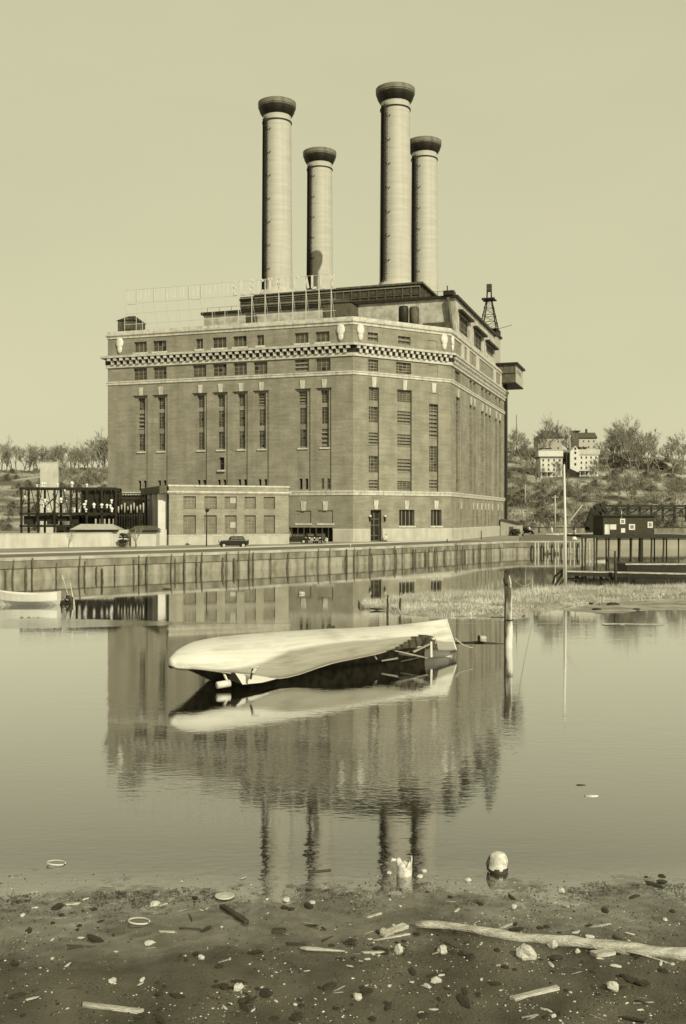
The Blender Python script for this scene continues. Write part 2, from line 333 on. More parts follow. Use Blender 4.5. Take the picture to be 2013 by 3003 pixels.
def window(parent, face, r, depth, cols, rows, style='glass', sill=False, bar=.07, vbar=None, name='window'):
    s0, s1, z0, z1 = r; mb = MB(); P = face.p; o = -depth+.03
    dz = (z1-z0)/rows; ds = (s1-s0)/cols; rnd = random.Random(int(s0*91+z0*17))
    for j in range(rows):
        a, b = z0+j*dz, z0+(j+1)*dz
        if style == 'open' and j % 2 == 0:
            mb.poly([P(s0,a,o),P(s1,a,o),P(s1,b,o),P(s0,b,o)], M['glass_d'])
            # sash tipped outward, catching the light
            mb.poly([P(s0,a+.02,o+.32),P(s1,a+.02,o+.32),P(s1,b-.25*dz,o+.03),P(s0,b-.25*dz,o+.03)], M['muntin'])
        else:
            for i in range(cols):
                m = M['glass_d'] if (style == 'dark' or rnd.random() < .10) else M['glass']
                mb.poly([P(s0+i*ds,a,o),P(s0+(i+1)*ds,a,o),P(s0+(i+1)*ds,b,o),P(s0+i*ds,b,o)], m)
    vb = vbar or bar
    for i in range(cols+1):
        x = s0+i*ds; face.box(mb, max(s0, x-vb/2), min(s1, x+vb/2), z0, z1, o+.005, o+.06, M['muntin'])
    for j in range(rows+1):
        x = z0+j*dz; face.box(mb, s0, s1, max(z0, x-bar/2), min(z1, x+bar/2), o+.004, o+.052, M['muntin'])
    w_ = mb.build(name, None, parent)
    if sill:
        q = MB(); face.box(q, s0-.25, s1+.25, z0-.35, z0-.004, -depth+.03, .14, M['stone']); q.build('window_sill', None, w_, zoff=ZO.get(parent.name, 0))
    return w_
def keystone(parent, face, sc, z0, z1, w0, w1, out=.12):
    P = face.p; mb = MB()
    mb.hexa([P(sc-w0/2,z0,out),P(sc+w0/2,z0,out),P(sc+w0/2,z0,0.002),P(sc-w0/2,z0,0.002),P(sc-w1/2,z1,out+.06),P(sc+w1/2,z1,out+.06),P(sc+w1/2,z1,0.002),P(sc-w1/2,z1,0.002)])
    return mb.build('keystone', M['stone'], parent)
def band(parent, path, z0, z1, proj, mt, name='stone_band', profile=None):
    """mitred moulding along an open plan path (outward = right of travel)"""
    def off(d):
        out = []
        for i, p in enumerate(path):
            ns = []
            for a, b in ((i-1, i), (i, i+1)):
                if a < 0 or b >= len(path): continue
                dx, dy = path[b][0]-path[a][0], path[b][1]-path[a][1]; n = hypot(dx, dy); ns.append((dy/n, -dx/n))
            nx = sum(q[0] for q in ns); ny = sum(q[1] for q in ns); n = hypot(nx, ny); nx /= n; ny /= n
            c = nx*ns[0][0]+ny*ns[0][1]; out.append((p[0]+nx*d/c, p[1]+ny*d/c))
        return out
    prof = profile or [(0.003, z0), (proj, z0), (proj, z1), (0.003, z1)]
    rings = [[(x, y, z) for x, y in off(o)] for o, z in prof]
    mb = MB()
    for a, b in zip(rings, rings[1:]):
        for i in range(len(path)-1): mb.poly([a[i], a[i+1], b[i+1], b[i]])
    for e in (0, -1): mb.poly([r[e] for r in rings])
    return mb.build(name, mt, parent), off

# ------------------------------------------------------------------ setting: water, land, hills, mud
mb = MB(); mb.poly([(-900,-60,0),(900,-60,0),(900,1500,0),(-900,1500,0)])
tag(mb.build('water', M['water']), kind='structure')
QUAY = [(-120,37),(-33.6,118),(-16.5,134),(1.9,154),(34,198),(47,199.5)]
SHORE = QUAY+[(48.5,214),(58,232),(90,238),(140,232),(240,225),(500,225)]
LAND = SHORE+[(500,352),(-500,352),(-500,37)]
mb = MB(); mb.flat([(x, y) for x, y in LAND], -1.5, GZ-.004)
tag(mb.build('ground', M['yard']), kind='structure')
def offs(path, d):
    out = []
    for i, p in enumerate(path):
        ns = []
        for a, b in ((i-1, i), (i, i+1)):
            if a < 0 or b >= len(path): continue
            dx, dy = path[b][0]-path[a][0], path[b][1]-path[a][1]; n = hypot(dx, dy); ns.append((-dy/n, dx/n))
        nx = sum(q[0] for q in ns); ny = sum(q[1] for q in ns); n = hypot(nx, ny); nx /= n; ny /= n
        c = nx*ns[0][0]+ny*ns[0][1]; out.append((p[0]+nx*d/c, p[1]+ny*d/c))
    return out
def strip(a, b, z, mt, name):
    mb = MB()
    for i in range(len(a)-1): mb.poly([(*a[i], z), (*a[i+1], z), (*b[i+1], z), (*b[i], z)])
    return tag(mb.build(name, mt), kind='structure')
QL = QUAY[:5]
strip(offs(QL, 0.05), offs(QL, 2.6), GZ+.004, M['path'], 'path')
strip(offs(QL, 2.75), offs(QL, 12.5), GZ+.008, M['asphalt'], 'road')
# pavement with a real kerb along the buildings
mb = MB(); a = offs(QL, 12.6); b = offs(QL, 15.2)
for i in range(len(a)-1):
    mb.hexa([(*a[i],GZ-.1),(*a[i+1],GZ-.1),(*b[i+1],GZ-.1),(*b[i],GZ-.1),(*a[i],GZ+.13),(*a[i+1],GZ+.13),(*b[i+1],GZ+.13),(*b[i],GZ+.13)])
tag(mb.build('pavement', M['path']), kind='structure')
# dark tarred apron at the pier end
mb = MB(); mb.poly([(35,198.4,GZ+.012),(46.6,199.8,GZ+.012),(48.4,214,GZ+.012),(57,231,GZ+.012),(89,237,GZ+.012),(92,262,GZ+.012),(60,285,GZ+.012),(46,262,GZ+.012)])
tag(mb.build('apron', M['asphalt']), kind='structure')

def hill_h(x, y):
    # height of the far slope, read from where its features stand
    t = min(max((y-345)/260.0, 0), 1); t = t*t*(3-2*t)
    xr = (x/y)*FPX+CX
    crest = 44 if xr > 1100 else 33
    if 600 < xr <= 1100: crest = 33+11*(xr-600)/500
    if xr > 1780: crest = 44-(xr-1780)*.03
    h = GZ-1+t*crest+ (2.2*fbm(x, y, .012)+.8*fbm(x, y, .05))*min(1, t*4)
    if y > 610: h -= (y-610)*.05
    # a rock terrace part way up
    h += 3.0*math.exp(-((y-420)/26.0)**2)*(0.6+.6*fbm(x, 9.0, .02))*(1 if xr > 1400 else .4)
    return h
mb = MB(); NX, NY = 150, 60; xs = [-330+i*(760/NX) for i in range(NX+1)]; ys = [345+j*(360/NY) for j in range(NY+1)]
for y in ys:
    for x in xs: mb.v.append((x, y, hill_h(x, y)))
for j in range(NY):
    for i in range(NX):
        a = j*(NX+1)+i; mb.f.append((a, a+1, a+NX+2, a+NX+1)); mb.m.append(0)
tag(mb.build('hill', M['hill'], smooth=True), kind='structure')

def mud_h(x, y):
    e = 19.2+.55*fbm(x, 2.0, .25)+.02*max(-14, min(14, x))
    z = (e-y)*.016+.020*fbm(x, y, .8, 3)+.014*fbm(x, y, 4.5, 4)+.006*fbm(x, y, 14, 2)
    return z
mb = MB(); NX, NY = 620, 180; x0, x1, y0, y1 = -27.0, 27.0, 9.5, 22.5
for j in range(NY+1):
    y = y0+(y1-y0)*j/NY
    for i in range(NX+1):
        x = x0+(x1-x0)*i/NX; mb.v.append((x, y, mud_h(x, y)))
for j in range(NY):
    for i in range(NX):
        a = j*(NX+1)+i; mb.f.append((a, a+1, a+NX+2, a+NX+1)); mb.m.append(0)
tag(mb.build('mudflat', M['mud'], smooth=True), kind='structure')
mb = MB(); mb.poly([(-90,-40,.6),(90,-40,.6),(90,9.6,.12),(-90,9.6,.12)]); mb.poly([(-90,9.6,.12),(-26.5,9.6,.12),(-26.5,21,-.04),(-90,21,-.04)]); mb.poly([(26.5,9.6,.12),(90,9.6,.12),(90,21,-.04),(26.5,21,-.04)])
tag(mb.build('shore', M['mud']), kind='structure')

# ------------------------------------------------------------------ quay wall and piles
qw = thing('quay_wall', 'long pale concrete quay wall with dark timber fascia below the road', 'quay wall', (0,154,0), wz=True); qw.location = (0,0,0); ZO[qw.name] = 0
o1 = offs(QUAY, -.05); o2 = offs(QUAY, -.22); mb = MB(); mf = MB()
for i in range(len(QUAY)-1):
    mb.hexa([(*o1[i],-1),(*o1[i+1],-1),(*QUAY[i+1],-1),(*QUAY[i],-1),(*o1[i],GZ-.02),(*o1[i+1],GZ-.02),(*QUAY[i+1],GZ-.02),(*QUAY[i],GZ-.02)])
    mf.hexa([(*o2[i],1.35),(*o2[i+1],1.35),(*o1[i+1],1.35),(*o1[i],1.35),(*o2[i],GZ-.3),(*o2[i+1],GZ-.3),(*o1[i+1],GZ-.3),(*o1[i],GZ-.3)])
mb.build('wall_face', M['quaywall'], qw); mf.build('timber_fascia', M['fascia'], qw)
o3 = offs(QUAY, -.3); mc = MB()
for i in range(len(QUAY)-1):
    mc.hexa([(*o3[i],GZ-.28),(*o3[i+1],GZ-.28),(*QUAY[i+1],GZ-.28),(*QUAY[i],GZ-.28),(*o3[i],GZ+.06),(*o3[i+1],GZ+.06),(*QUAY[i+1],GZ+.06),(*QUAY[i],GZ+.06)])
mc.build('coping', M['concrete'], qw)
def pile_mesh(h, r, seed, mt):
    rr = random.Random(seed); mb = MB(); n = 6
    pts = [(rr.uniform(-.03,.03), rr.uniform(-.03,.03), -1+(h+1)*i/n) for i in range(n+1)]
    mb.tube(pts, [r*(1+rr.uniform(-.12,.12)) for _ in pts], 8, mt); return mb
def poly_at(path, t):
    ls = [hypot(path[i+1][0]-path[i][0], path[i+1][1]-path[i][1]) for i in range(len(path)-1)]
    for i, l_ in enumerate(ls):
        if t <= l_: return (path[i][0]+(path[i+1][0]-path[i][0])*t/l_, path[i][1]+(path[i+1][1]-path[i][1])*t/l_)
        t -= l_
    return path[-1]
qp = offs(QUAY[1:5], -.42); proto = []
for k in range(5):
    o = pile_mesh(2.3+.12*k, .085+.012*(k % 3), k, M['pilewood']).build('timber_pile'); proto.append(o)
    tag(o, 'thin dark timber pile standing against the pale quay wall', 'pile', 'timber piles along the quay wall')
t = -6.0; i = 0; rr = random.Random(4)
while t < 100:
    for dt in ((0, .75) if rr.random() < .6 else (0,)):
        x, y = poly_at(qp, t+dt) if t+dt > 0 else (qp[0][0]+(t+dt)*.73, qp[0][1]+(t+dt)*.68)
        o = proto[i] if i < 5 else proto[rr.randrange(5)].copy()
        if i >= 5: COL.objects.link(o)
        o.location = (x, y, rr.uniform(-1.0, .05)); o.rotation_euler = (rr.uniform(-.05,.05), rr.uniform(-.06,.06), rr.uniform(0,6)); o.scale = (rr.uniform(.55,1.2),)*2+(1,); i += 1
    t += rr.uniform(1.6, 4.2)
# pier fenders at the end of the quay: tall paired piles with a cap beam
for k, px in enumerate((1569,1578,1598,1606,1628,1636,1656,1672,1683,1702,1712,1728,1738)):
    s_ = (px-1569)/(1738-1569); y = 197.6+s_*1.6; x = (px-CX)/FPX*y
    o = pile_mesh(2.35, .17, 50+k, M['galv']).build('fender_pile'); o.location = (x, y-.35, 0)
    tag(o, 'pale square-set fender pile under the cap beam at the quay corner', 'pile', 'fender piles at the quay corner')

# ------------------------------------------------------------------ power station
B = (1.91, 193.0); TH = radians(18.3); CO, SN = cos(TH), sin(TH)
def loc2w(u, v): return (B[0]+u*CO+v*SN, B[1]-u*SN+v*CO)
PS = thing('power_station', 'huge brick power station with pale stone bands and tall window strips across the water', 'power station', (B[0], B[1], GZ), -TH, wz=True)
UA, UC, VC, VD = -53.2, 15.0, 18.0, 85.0
Af = Face(loc2w(UA, 0), (CO, -SN), (UA, 0), (1, 0))
Bf = Face(B, (UC*CO+VC*SN, -UC*SN+VC*CO), (0, 0), (UC, VC))
Cf = Face(loc2w(UC, VC), (SN, CO), (UC, VC), (0, 1))
LB = hypot(UC, VC); LC = VD-VC
ZTOP, ZCAP, ZCN, ZCB, ZWB, ZB1, ZB0, ZL1, ZL0, ZPL = 45.4, 43.9, 40.4, 38.85, 37.9, 35.1, 34.4, 12.3, 11.4, 4.96
r2 = lambda x0,x1,y0,y1: (280+x0/2.24, 280+x1/2.24, 780+y0/2.24, 780+y1/2.24)
r3 = lambda x0,x1,y0,y1: (900+x0/2.24, 900+x1/2.24, 780+y0/2.24, 780+y1/2.24)
r4 = lambda x0,x1,y0,y1: (280+x0/2.24, 280+x1/2.24, 1100+y0/2.24, 1100+y1/2.24)
r5 = lambda x0,x1,y0,y1: (900+x0/2.24, 900+x1/2.24, 1100+y0/2.24, 1100+y1/2.24)
holes = []; wins = []
# attic and upper rows, left facade
for i, q in enumerate([(255,337,497,562),(378,465,490,555),(660,707,478,540),(770,860,468,532),(905,993,460,525),(1060,1108,453,518),(1310,1400,438,505),(1447,1538,430,498)]):
    r = Af.rect(*r2(*q)); r = (r[0], r[1], ZCN+.45, r[3]); holes.append((*r, .5)); wins.append((Af, r, .5, 3 if q[1]-q[0] > 60 else 2, 2, 'glass', True, .06, .12))
for i, q in enumerate([(250,338,660,745),(380,467,655,740),(640,728,640,725),(772,862,633,720),(908,995,626,713),(1040,1130,620,705),(1310,1403,605,695),(1450,1545,598,685)]):
    r = Af.rect(*r2(*q)); r = (r[0], r[1], ZB1+.2, min(r[3], ZWB-.25)); holes.append((*r, .5)); wins.append((Af, r, .5, 3, 3 if i != 6 else 6, 'open' if i == 6 else 'glass', False, .07, .1))
cols4 = [(277,322,255,342),(407,453,385,473),(668,712,645,732),(800,846,778,868),(935,980,910,1000),(1068,1115,1045,1138),(1335,1388,1320,1413),(1480,1530,1458,1550)]
ks = []
for i, (w0, w1, c0, c1) in enumerate(cols4):
    s0, s1 = Af.s(280+w0/2.24), Af.s(280+w1/2.24); g0, g1 = Af.s(280+c0/2.24), Af.s(280+c1/2.24)
    zt = 31.9
    holes.append((g0, g1, ZL1+.004, zt, .28))
    holes.append((s0-.05, s1+.05, 20.6, zt-.25, .75))
    for j, (a, b) in enumerate([(29.2, 31.5), (25.2, 28.4), (20.9, 24.2)]):
        op = (i == 0 and j == 1) or (i == 6 and j == 0) or (i == 7 and j == 2) or (i == 5 and j == 0)
        holes.append((s0, s1, a, b, .95)); wins.append((Af, (s0, s1, a, b), .95, 3, 8 if op else 5, 'open' if op else 'glass', False, .05, .06))
    # a thin stone lintel over the channel and a stone sill under the lowest window
    mb = MB(); Af.box(mb, g0-.25, g1+.1, zt, zt+.14, -.2, .10, M['brown']); mb.build('lintel', None, PS)
    mb = MB(); Af.box(mb, s0-.25, s1+.25, 20.3, 20.6, -.7, -.05, M['stone']); mb.build('window_sill', None, PS)
    sc = (s0+s1)/2
    keystone(PS, Af, sc, zt+.14, zt+1.75, .72, 1.0)
    for dx in (-.75, .45):
        r = (sc+dx, sc+dx+.62, ZL1+.3, ZL1+2.35)
        if i == 7: continue
        holes.append((*r, .9)); wins.append((Af, r, .9, 1, 1, 'dark', False, .05, .05))
    if i == 7:
        for dx in (-.75, .45): r = (sc+dx, sc+dx+.62, ZL1+.3, ZL1+2.35); holes.append((*r, .5)); wins.append((Af, r, .5, 1, 2, 'glass', False, .08, .08))
r = Af.rect(*r4(810,843,540,622)); holes.append((*r, .8)); wins.append((Af, r, .8, 1, 2, 'dark', True, .05, .05))
# blind ground-floor windows and vehicle entrance
for q in ((1318,1418,890,972),(1462,1562,888,972)):
    r = Af.rect(*r4(*q)); holes.append((*r, .22)); keystone(PS, Af, (r[0]+r[1])/2, r[3]-.05, r[3]+1.75, .75, 1.05)
    mb = MB(); Af.box(mb, r[0]-.2, r[1]+.2, r[2]-.4, r[2]-.01, -.2, .16, M['stone']); mb.build('window_sill', None, PS)
gs0, gs1 = Af.s(280+1272/2.24), Af.s(280+1558/2.24); holes.append((gs0, gs1, GZ, 5.2, 1.8))
for k in range(8):
    s_ = gs0+(gs1-gs0)*(k+.02)/7.05; mb = MB(); Af.box(mb, s_, s_+.14, GZ, 5.2, -1.6, -1.2, M['sheetlight']); mb.build('entrance_post', None, PS)
mb = MB(); Af.box(mb, gs0-.1, gs1+.5, 5.2, 5.6, -.3, .08, M['brick']); mb.build('entrance_lintel', None, PS)
mb = MB(); Af.relief(mb, 0, -UA, GZ-.5, ZTOP-.2, holes, M['brick']); 
mb.poly([Af.p(gs0,GZ,-1.79),Af.p(gs1,GZ,-1.79),Af.p(gs1,5.2,-1.79),Af.p(gs0,5.2,-1.79)], M['glass_d'])
mb.build('wall', None, PS)
# chamfer facade
hb = []
for q, b in (((402,468,437,503),0),((600,682,462,530),0),((795,858,488,550),1)):
    r = Bf.rect(*r3(*q)); r = (r[0], r[1], ZCN+.5, r[3])
    hb.append((*r, .14 if b else .5))
    if not b: wins.append((Bf, r, .5, 3, 4, 'open', False, .07, .1))
for q, b in (((405,470,603,695),0),((588,686,623,715),0),((798,860,645,735),1)):
    r = Bf.rect(*r3(*q)); r = (r[0], r[1], ZB1+.25, ZWB-.35)
    hb.append((*r, .14 if b else .5))
    if not b: wins.append((Bf, r, .5, 3 if q[0] < 500 else 4, 4, 'glass', False, .13, .08))
for (x0, x1, top, segs) in ((408,475,78,[(80,165,'glass',6),(205,310,'glass',5),(375,460,'open',8),(530,640,'glass',5),(688,752,'open',6)]),
                            (595,690,97,[(98,175,'glass',6),(235,320,'open',8),(388,470,'open',8),(550,640,'open',8),(695,752,'glass',5)]),
                            (805,865,190,[(190,228,'glass',2),(232,415,'open',14),(465,635,'glass',9),(688,752,'open',6)])):
    R = Bf.rect(*r5(x0, x1, top, 752)); hb.append((R[0], R[1], ZL1+.01, R[3], .45))
    for a, b, st, rows in segs:
        r = Bf.rect(*r5(x0, x1, a, b)); r = (R[0]+.02, R[1]-.02, max(r[2], ZL1+.05), r[3]-.02); hb.append((*r, .7)); wins.append((Bf, r, .7, 4 if x0 == 595 else 3, rows, st, False, .09, .08))
    zt = Bf.z(900+(x0+x1)/4.48, 1100+(top if top < 150 else 115)/2.24)
    keystone(PS, Bf, (R[0]+R[1])/2, zt-.02, zt+1.9, .78, 1.1)
q = Bf.rect(*r5(805,865,118,185)); hb.append((*q, .12))
DR = Bf.rect(*r5(420,490,885,1070)); DR = (DR[0], DR[1], GZ+.02, DR[3]); hb.append((*DR, .9))
for q in ((608,708,885,990),(817,886,885,990)):
    r = Bf.rect(*r5(*q)); hb.append((*r, .55)); wins.append((Bf, r, .55, 4 if q[0] < 700 else 3, 1, 'dark', True, .07, .14))
for x, in ((454,),(656,),(850,)):
    s_ = Bf.s(900+x/2.24); z_ = Bf.z(900+x/2.24, 1100+882/2.24); keystone(PS, Bf, s_, z_, z_+1.75, .75, 1.1)
mb = MB(); Bf.relief(mb, 0, LB, GZ-.5, ZTOP-.2, hb, M['brick']); mb.build('wall', None, PS)
# right facade
hc = []
RX = [(1378,1386),(1389,1396),(1412,1419.5),(1424,1431),(1434,1441),(1453,1459),(1464,1470)]
def cwin(x0, x1, z0, z1, dep, cols, rows, style): 
    r = (Cf.s(x0), Cf.s(x1), z0, z1); hc.append((*r, dep)); wins.append((Cf, r, dep, cols, rows, style, False, .12, .1))
cwin(1339, 1350, ZL1+.3, 32.3, .6, 2, 22, 'glass'); cwin(1335, 1350, ZB1+.25, ZWB-.3, .5, 2, 4, 'glass')
for i, (x0, x1) in enumerate(RX):
    cwin(x0, x1, ZL1+.1, 32.0, .7, 1, 28, 'open' if i in (0, 2) else 'glass')
    cwin(x0, x1, ZB1+.3, ZWB-.3, .6, 1, 6, 'open' if i == 6 else 'glass')
for x0, x1 in [(1339,1350)]+RX:
    s_ = (Cf.s(x0)+Cf.s(x1))/2; keystone(PS, Cf, s_, 32.2, 33.9, .9, 1.3)
for x in (1353,1389,1400,1413,1424,1433,1444,1461,1472):
    s_ = Cf.s(x); r = (s_-.65, s_+.65, 5.3, 8.9); hc.append((*r, .6)); wins.append((Cf, r, .6, 1, 3, 'glass', False, .1, .1)); keystone(PS, Cf, s_, 8.95, 10.5, .6, .85)
mb = MB(); Cf.relief(mb, 0, LC, GZ-.5, ZTOP-.2, hc, M['brick']); mb.build('wall', None, PS)
for w_ in wins: window(PS, w_[0], w_[1], w_[2], w_[3], w_[4], w_[5], w_[6], w_[7], w_[8])
# white pilasters in the right attic
for x0, x1 in ((1353,1359.5),(1369,1375),(1396,1403.5),(1447,1453),(1467,1472)):
    mb = MB(); Cf.box(mb, Cf.s(x0), Cf.s(x1), ZCN+.02, ZCAP-.02, .002, .25, M['stone']); mb.build('attic_pilaster', None, PS)
# back and side walls, roof
mb = MB()
mb.poly([(UA,0,GZ-.5),(UA,0,ZTOP-.2),(UA,VD,ZTOP-.2),(UA,VD,GZ-.5)]); mb.poly([(UA,VD,GZ-.5),(UA,VD,ZTOP-.2),(UC,VD,ZTOP-.2),(UC,VD,GZ-.5)])
mb.build('wall', M['brick'], PS)
mb = MB(); mb.poly([(UA,0.02,ZCAP),(0,0.02,ZCAP),(UC-.02,VC,ZCAP),(UC-.02,VD,ZCAP),(UA,VD,ZCAP)]); mb.build('roof', M['roofing'], PS)
path = [(UA,VD),(UA,0),(0,0),(UC,VC),(UC,VD)]
band(PS, path, 0, 0, 0, M['stone'], 'parapet', [(.003,ZCAP),(.16,ZCAP),(.16,ZCAP+.35),(.42,ZCAP+.6),(.42,ZCAP+.95),(.1,ZCAP+1.0),(.1,ZTOP),(-.5,ZTOP),(-.5,ZCAP+.02)])
band(PS, path, 0, 0, 0, M['stone'], 'cornice', [(.003,ZWB),(.28,ZWB),(.28,ZCB-.35),(.33,ZCB-.3),(.33,ZCN-.62),(1.15,ZCN-.55),(1.2,ZCN-.12),(.1,ZCN+.05),(.003,ZCN+.05)])
for f, Lf in ((Af, -UA), (Bf, LB), (Cf, LC)):
    mb = MB(); n = int(round(Lf/1.42)); p = Lf/n
    for k in range(n):
        s_ = (k+.25)*p; f.box(mb, s_, s_+p*.5, ZCN-1.12, ZCN-.6, .3, 1.02)
        s_ = (k+.78)*p
        if k < n-1: f.box(mb, s_, s_+p*.45, ZCB-.32, ZCN-1.16, .3, .66)
    mb.build('cornice_dentils', M['stone'], PS)
# the soffit behind the dentils is dark
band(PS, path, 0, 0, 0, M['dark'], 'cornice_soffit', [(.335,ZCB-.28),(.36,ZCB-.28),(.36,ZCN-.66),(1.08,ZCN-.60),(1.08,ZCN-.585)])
band(PS, path, 0, 0, 0, M['stone'], 'stone_band', [(.003,ZB0-.1),(.2,ZB0),(.2,ZB0+.35),(.3,ZB1-.25),(.3,ZB1-.02),(.003,ZB1)])
band(PS, path, 0, 0, 0, M['stone'], 'stone_band', [(.003,ZL0),(.16,ZL0),(.22,ZL0+.4),(.34,ZL1-.25),(.34,ZL1-.06),(.003,ZL1)])
band(PS, [Af.p(Af.s(978),0)[:2], (0,0), Bf.p(DR[0]-.15,0)[:2]], 0, 0, 0, M['plinth'], 'plinth', [(.003,GZ-.4),(.22,GZ-.4),(.22,ZPL-.15),(.1,ZPL),(.003,ZPL)])
band(PS, [Bf.p(DR[1]+.15,0)[:2], (UC,VC), (UC,VD)], 0, 0, 0, M['plinth'], 'plinth', [(.003,GZ-.4),(.22,GZ-.4),(.22,ZPL-.15),(.1,ZPL),(.003,ZPL)])
# door and its two lamps
mb = MB(); P = Bf.p; ds, de, dz0, dz1 = DR
mb.poly([P(ds,dz0,-.86),P(de,dz0,-.86),P(de,dz1,-.86),P(ds,dz1,-.86)], M['glass_d'])
for k in range(3): s_ = ds+(de-ds)*k/2; Bf.box(mb, max(ds, s_-.12), min(de, s_+.12), dz0, dz1, -.85, -.74, M['sheet'])
for z_ in (dz0, dz0+1.0, dz0+3.0, dz0+4.2, dz1-.25): Bf.box(mb, ds, de, z_, z_+.22, -.845, -.75, M['sheet'])
door = mb.build('door', None, PS)
mb = MB(); Bf.box(mb, (ds+de)/2+.1, (ds+de)/2+.16, dz0+1.3, dz0+1.7, -.74, -.66, M['chrome']); mb.build('handle', None, door, zoff=GZ)
for x in (412, 510):
    s_ = Bf.s(900+x/2.24); z_ = Bf.z(900+x/2.24, 1100+935/2.24)
    mb = MB(); Bf.box(mb, s_-.12, s_+.12, z_-.75, z_-.05, .002, .35, M['dark']); Bf.box(mb, s_-.18, s_+.18, z_-.1, z_, .1, .5, M['dark'])
    lm = mb.build('wall_lamp', None, PS)
    mb = MB(); mb.lathe(P(s_, z_+.22, .32), [(.02,-.22),(.2,-.15),(.26,0),(.2,.16),(.02,.24)], 12, M['white']); mb.build('globe', None, lm, True, zoff=GZ)
# cartouches
for f, s_ in ((Af, Af.s(280+162/2.24)), (Af, Af.s(900+225/2.24)), (Bf, Bf.s(900+352/2.24)), (Bf, Bf.s(900+902/2.24)), (Cf, .9)):
    mb = MB(); cz = 42.55
    for j in range(1):
        prof = [(0,1.55),(.35,1.5),(.62,1.3),(.8,.9),(.85,.4),(.78,0),(.6,-.35),(.5,-.5),(.56,-.62),(.55,-1.0),(.42,-1.5),(.2,-1.62),(.22,-1.72),(.05,-1.78)]
        for (w0, z0), (w1, z1) in zip(prof, prof[1:]):
            for k in range(6):
                a0, a1 = pi*k/6, pi*(k+1)/6
                q = lambda w, z, a: f.p(s_-w*cos(a), cz+z*.95, .12+.42*sin(a)*min(1, w/.6))
                mb.poly([q(w0,z0,a0), q(w0,z0,a1), q(w1,z1,a1), q(w1,z1,a0)], M['white'])
    mb.build('cartouche', None, PS, True)
# roof storeys
def blk(name, u0, u1, v0, v1, z0, z1, mt, parent=PS):
    mb = MB(); mb.box(u0, u1, v0, v1, z0, z1); return mb.build(name, mt, parent)
Z2 = 53.7
mb = MB(); F2 = Face(loc2w(-45.0, 28.0), (CO,-SN), (-45.0, 28.0), (1,0)); F2r = Face(loc2w(13.9, 28.0), (SN,CO), (13.9,28.0), (0,1))
h2 = []; w2 = []
for q in ((1000,1070,335,470),(1098,1160,438,560),(1178,1235,525,600)):
    r = F2r.rect(*r3(*q)); r = (r[0]+.5, r[1]-.5, max(44.6, r[2]+.5), r[3]); h2.append((*r, .5)); w2.append((F2r, r, .5, 3, 3, 'dark', False, .12, .18))
h3 = []
for k in range(3): r = (44+k*4.2, 46.6+k*4.2, 45.0, 47.6); h3.append((*r, .5)); w2.append((F2, r, .5, 3, 3, 'dark', False, .1, .12))
F2r.relief(mb, 0, 48.3, ZCAP+.01, Z2, h2, M['plaster']); F2.relief(mb, 0, 58.9, ZCAP+.01, Z2, h3, M['plaster'])
mb.poly([(-45,28,ZCAP),(-45,28,Z2),(-45,76.3,Z2),(-45,76.3,ZCAP)], M['plaster'])
mb.build('boiler_house_wall', None, PS)
for w_ in w2: window(PS, *w_)
for q in w2[:3]:
    r = q[1]; mb = MB(); F2r.box(mb, r[0]-1.3, r[1]+1.3, r[3], r[3]+.45, .002, 1.0, M['dark']); mb.build('window_hood', None, PS)
mb = MB(); mb.flat([(-45.6,27.4),(14.5,27.4),(14.5,76.8),(-45.6,76.8)], Z2, Z2+.55, M['dark']); mb.build('boiler_house_roof', None, PS)
Z3 = 58.1
mb = MB(); mb.box(-37.7, 5.2, 32.0, 78.0, Z2+.6, Z3, M['louver']); mb.build('clerestory_wall', None, PS)
mb = MB(); mb.flat([(-34.0,31.3),(5.9,31.3),(5.9,78.6),(-34.0,78.6)], Z3, Z3+.42, M['sheet']); mb.flat([(-38.0,31.5),(-34.02,31.5),(-34.02,78.5),(-38.0,78.5)], Z3-.7, Z3-.4, M['dark']); mb.build('clerestory_roof', None, PS)
mb = MB()
for k in range(9): mb.box(-37.6, -15, 31.82, 31.99, Z2+.9+k*.42, Z2+1.1+k*.42, M['sheet'])
mb.build('louvre', None, PS)
mb = MB()
for k in range(11):
    u = -14.6+k*1.96; mb.box(u, u+.28, 31.8, 31.99, Z2+.6, Z3-.3, M['sheet'])
mb.box(-14.9, 5.1, 31.75, 31.985, Z2+2.2, Z2+2.35, M['sheet']); mb.build('glazing_bars', None, PS); mb = MB(); mb.box(-37.7, 5.2, 31.7, 31.99, Z3-.5, Z3-.25, M['sheetlight']); mb.build('eave_board', None, PS); mb = MB()
for k in range(14): mb.box(5.21, 5.4, 33+k*3.2, 33.3+k*3.2, Z2+.6, Z3-.3, M['sheet'])
mb.build('glazing_bars', None, PS)
# railing beam along the clerestory
mb = MB()
for u in range(-44, 14, 3): mb.box(u, u+.07, 27.6, 27.67, Z2+.55, Z2+1.5)
mb.box(-44, 13.9, 27.6, 27.66, Z2+1.5, Z2+1.56); mb.build('roof_railing', M['dark'], PS)
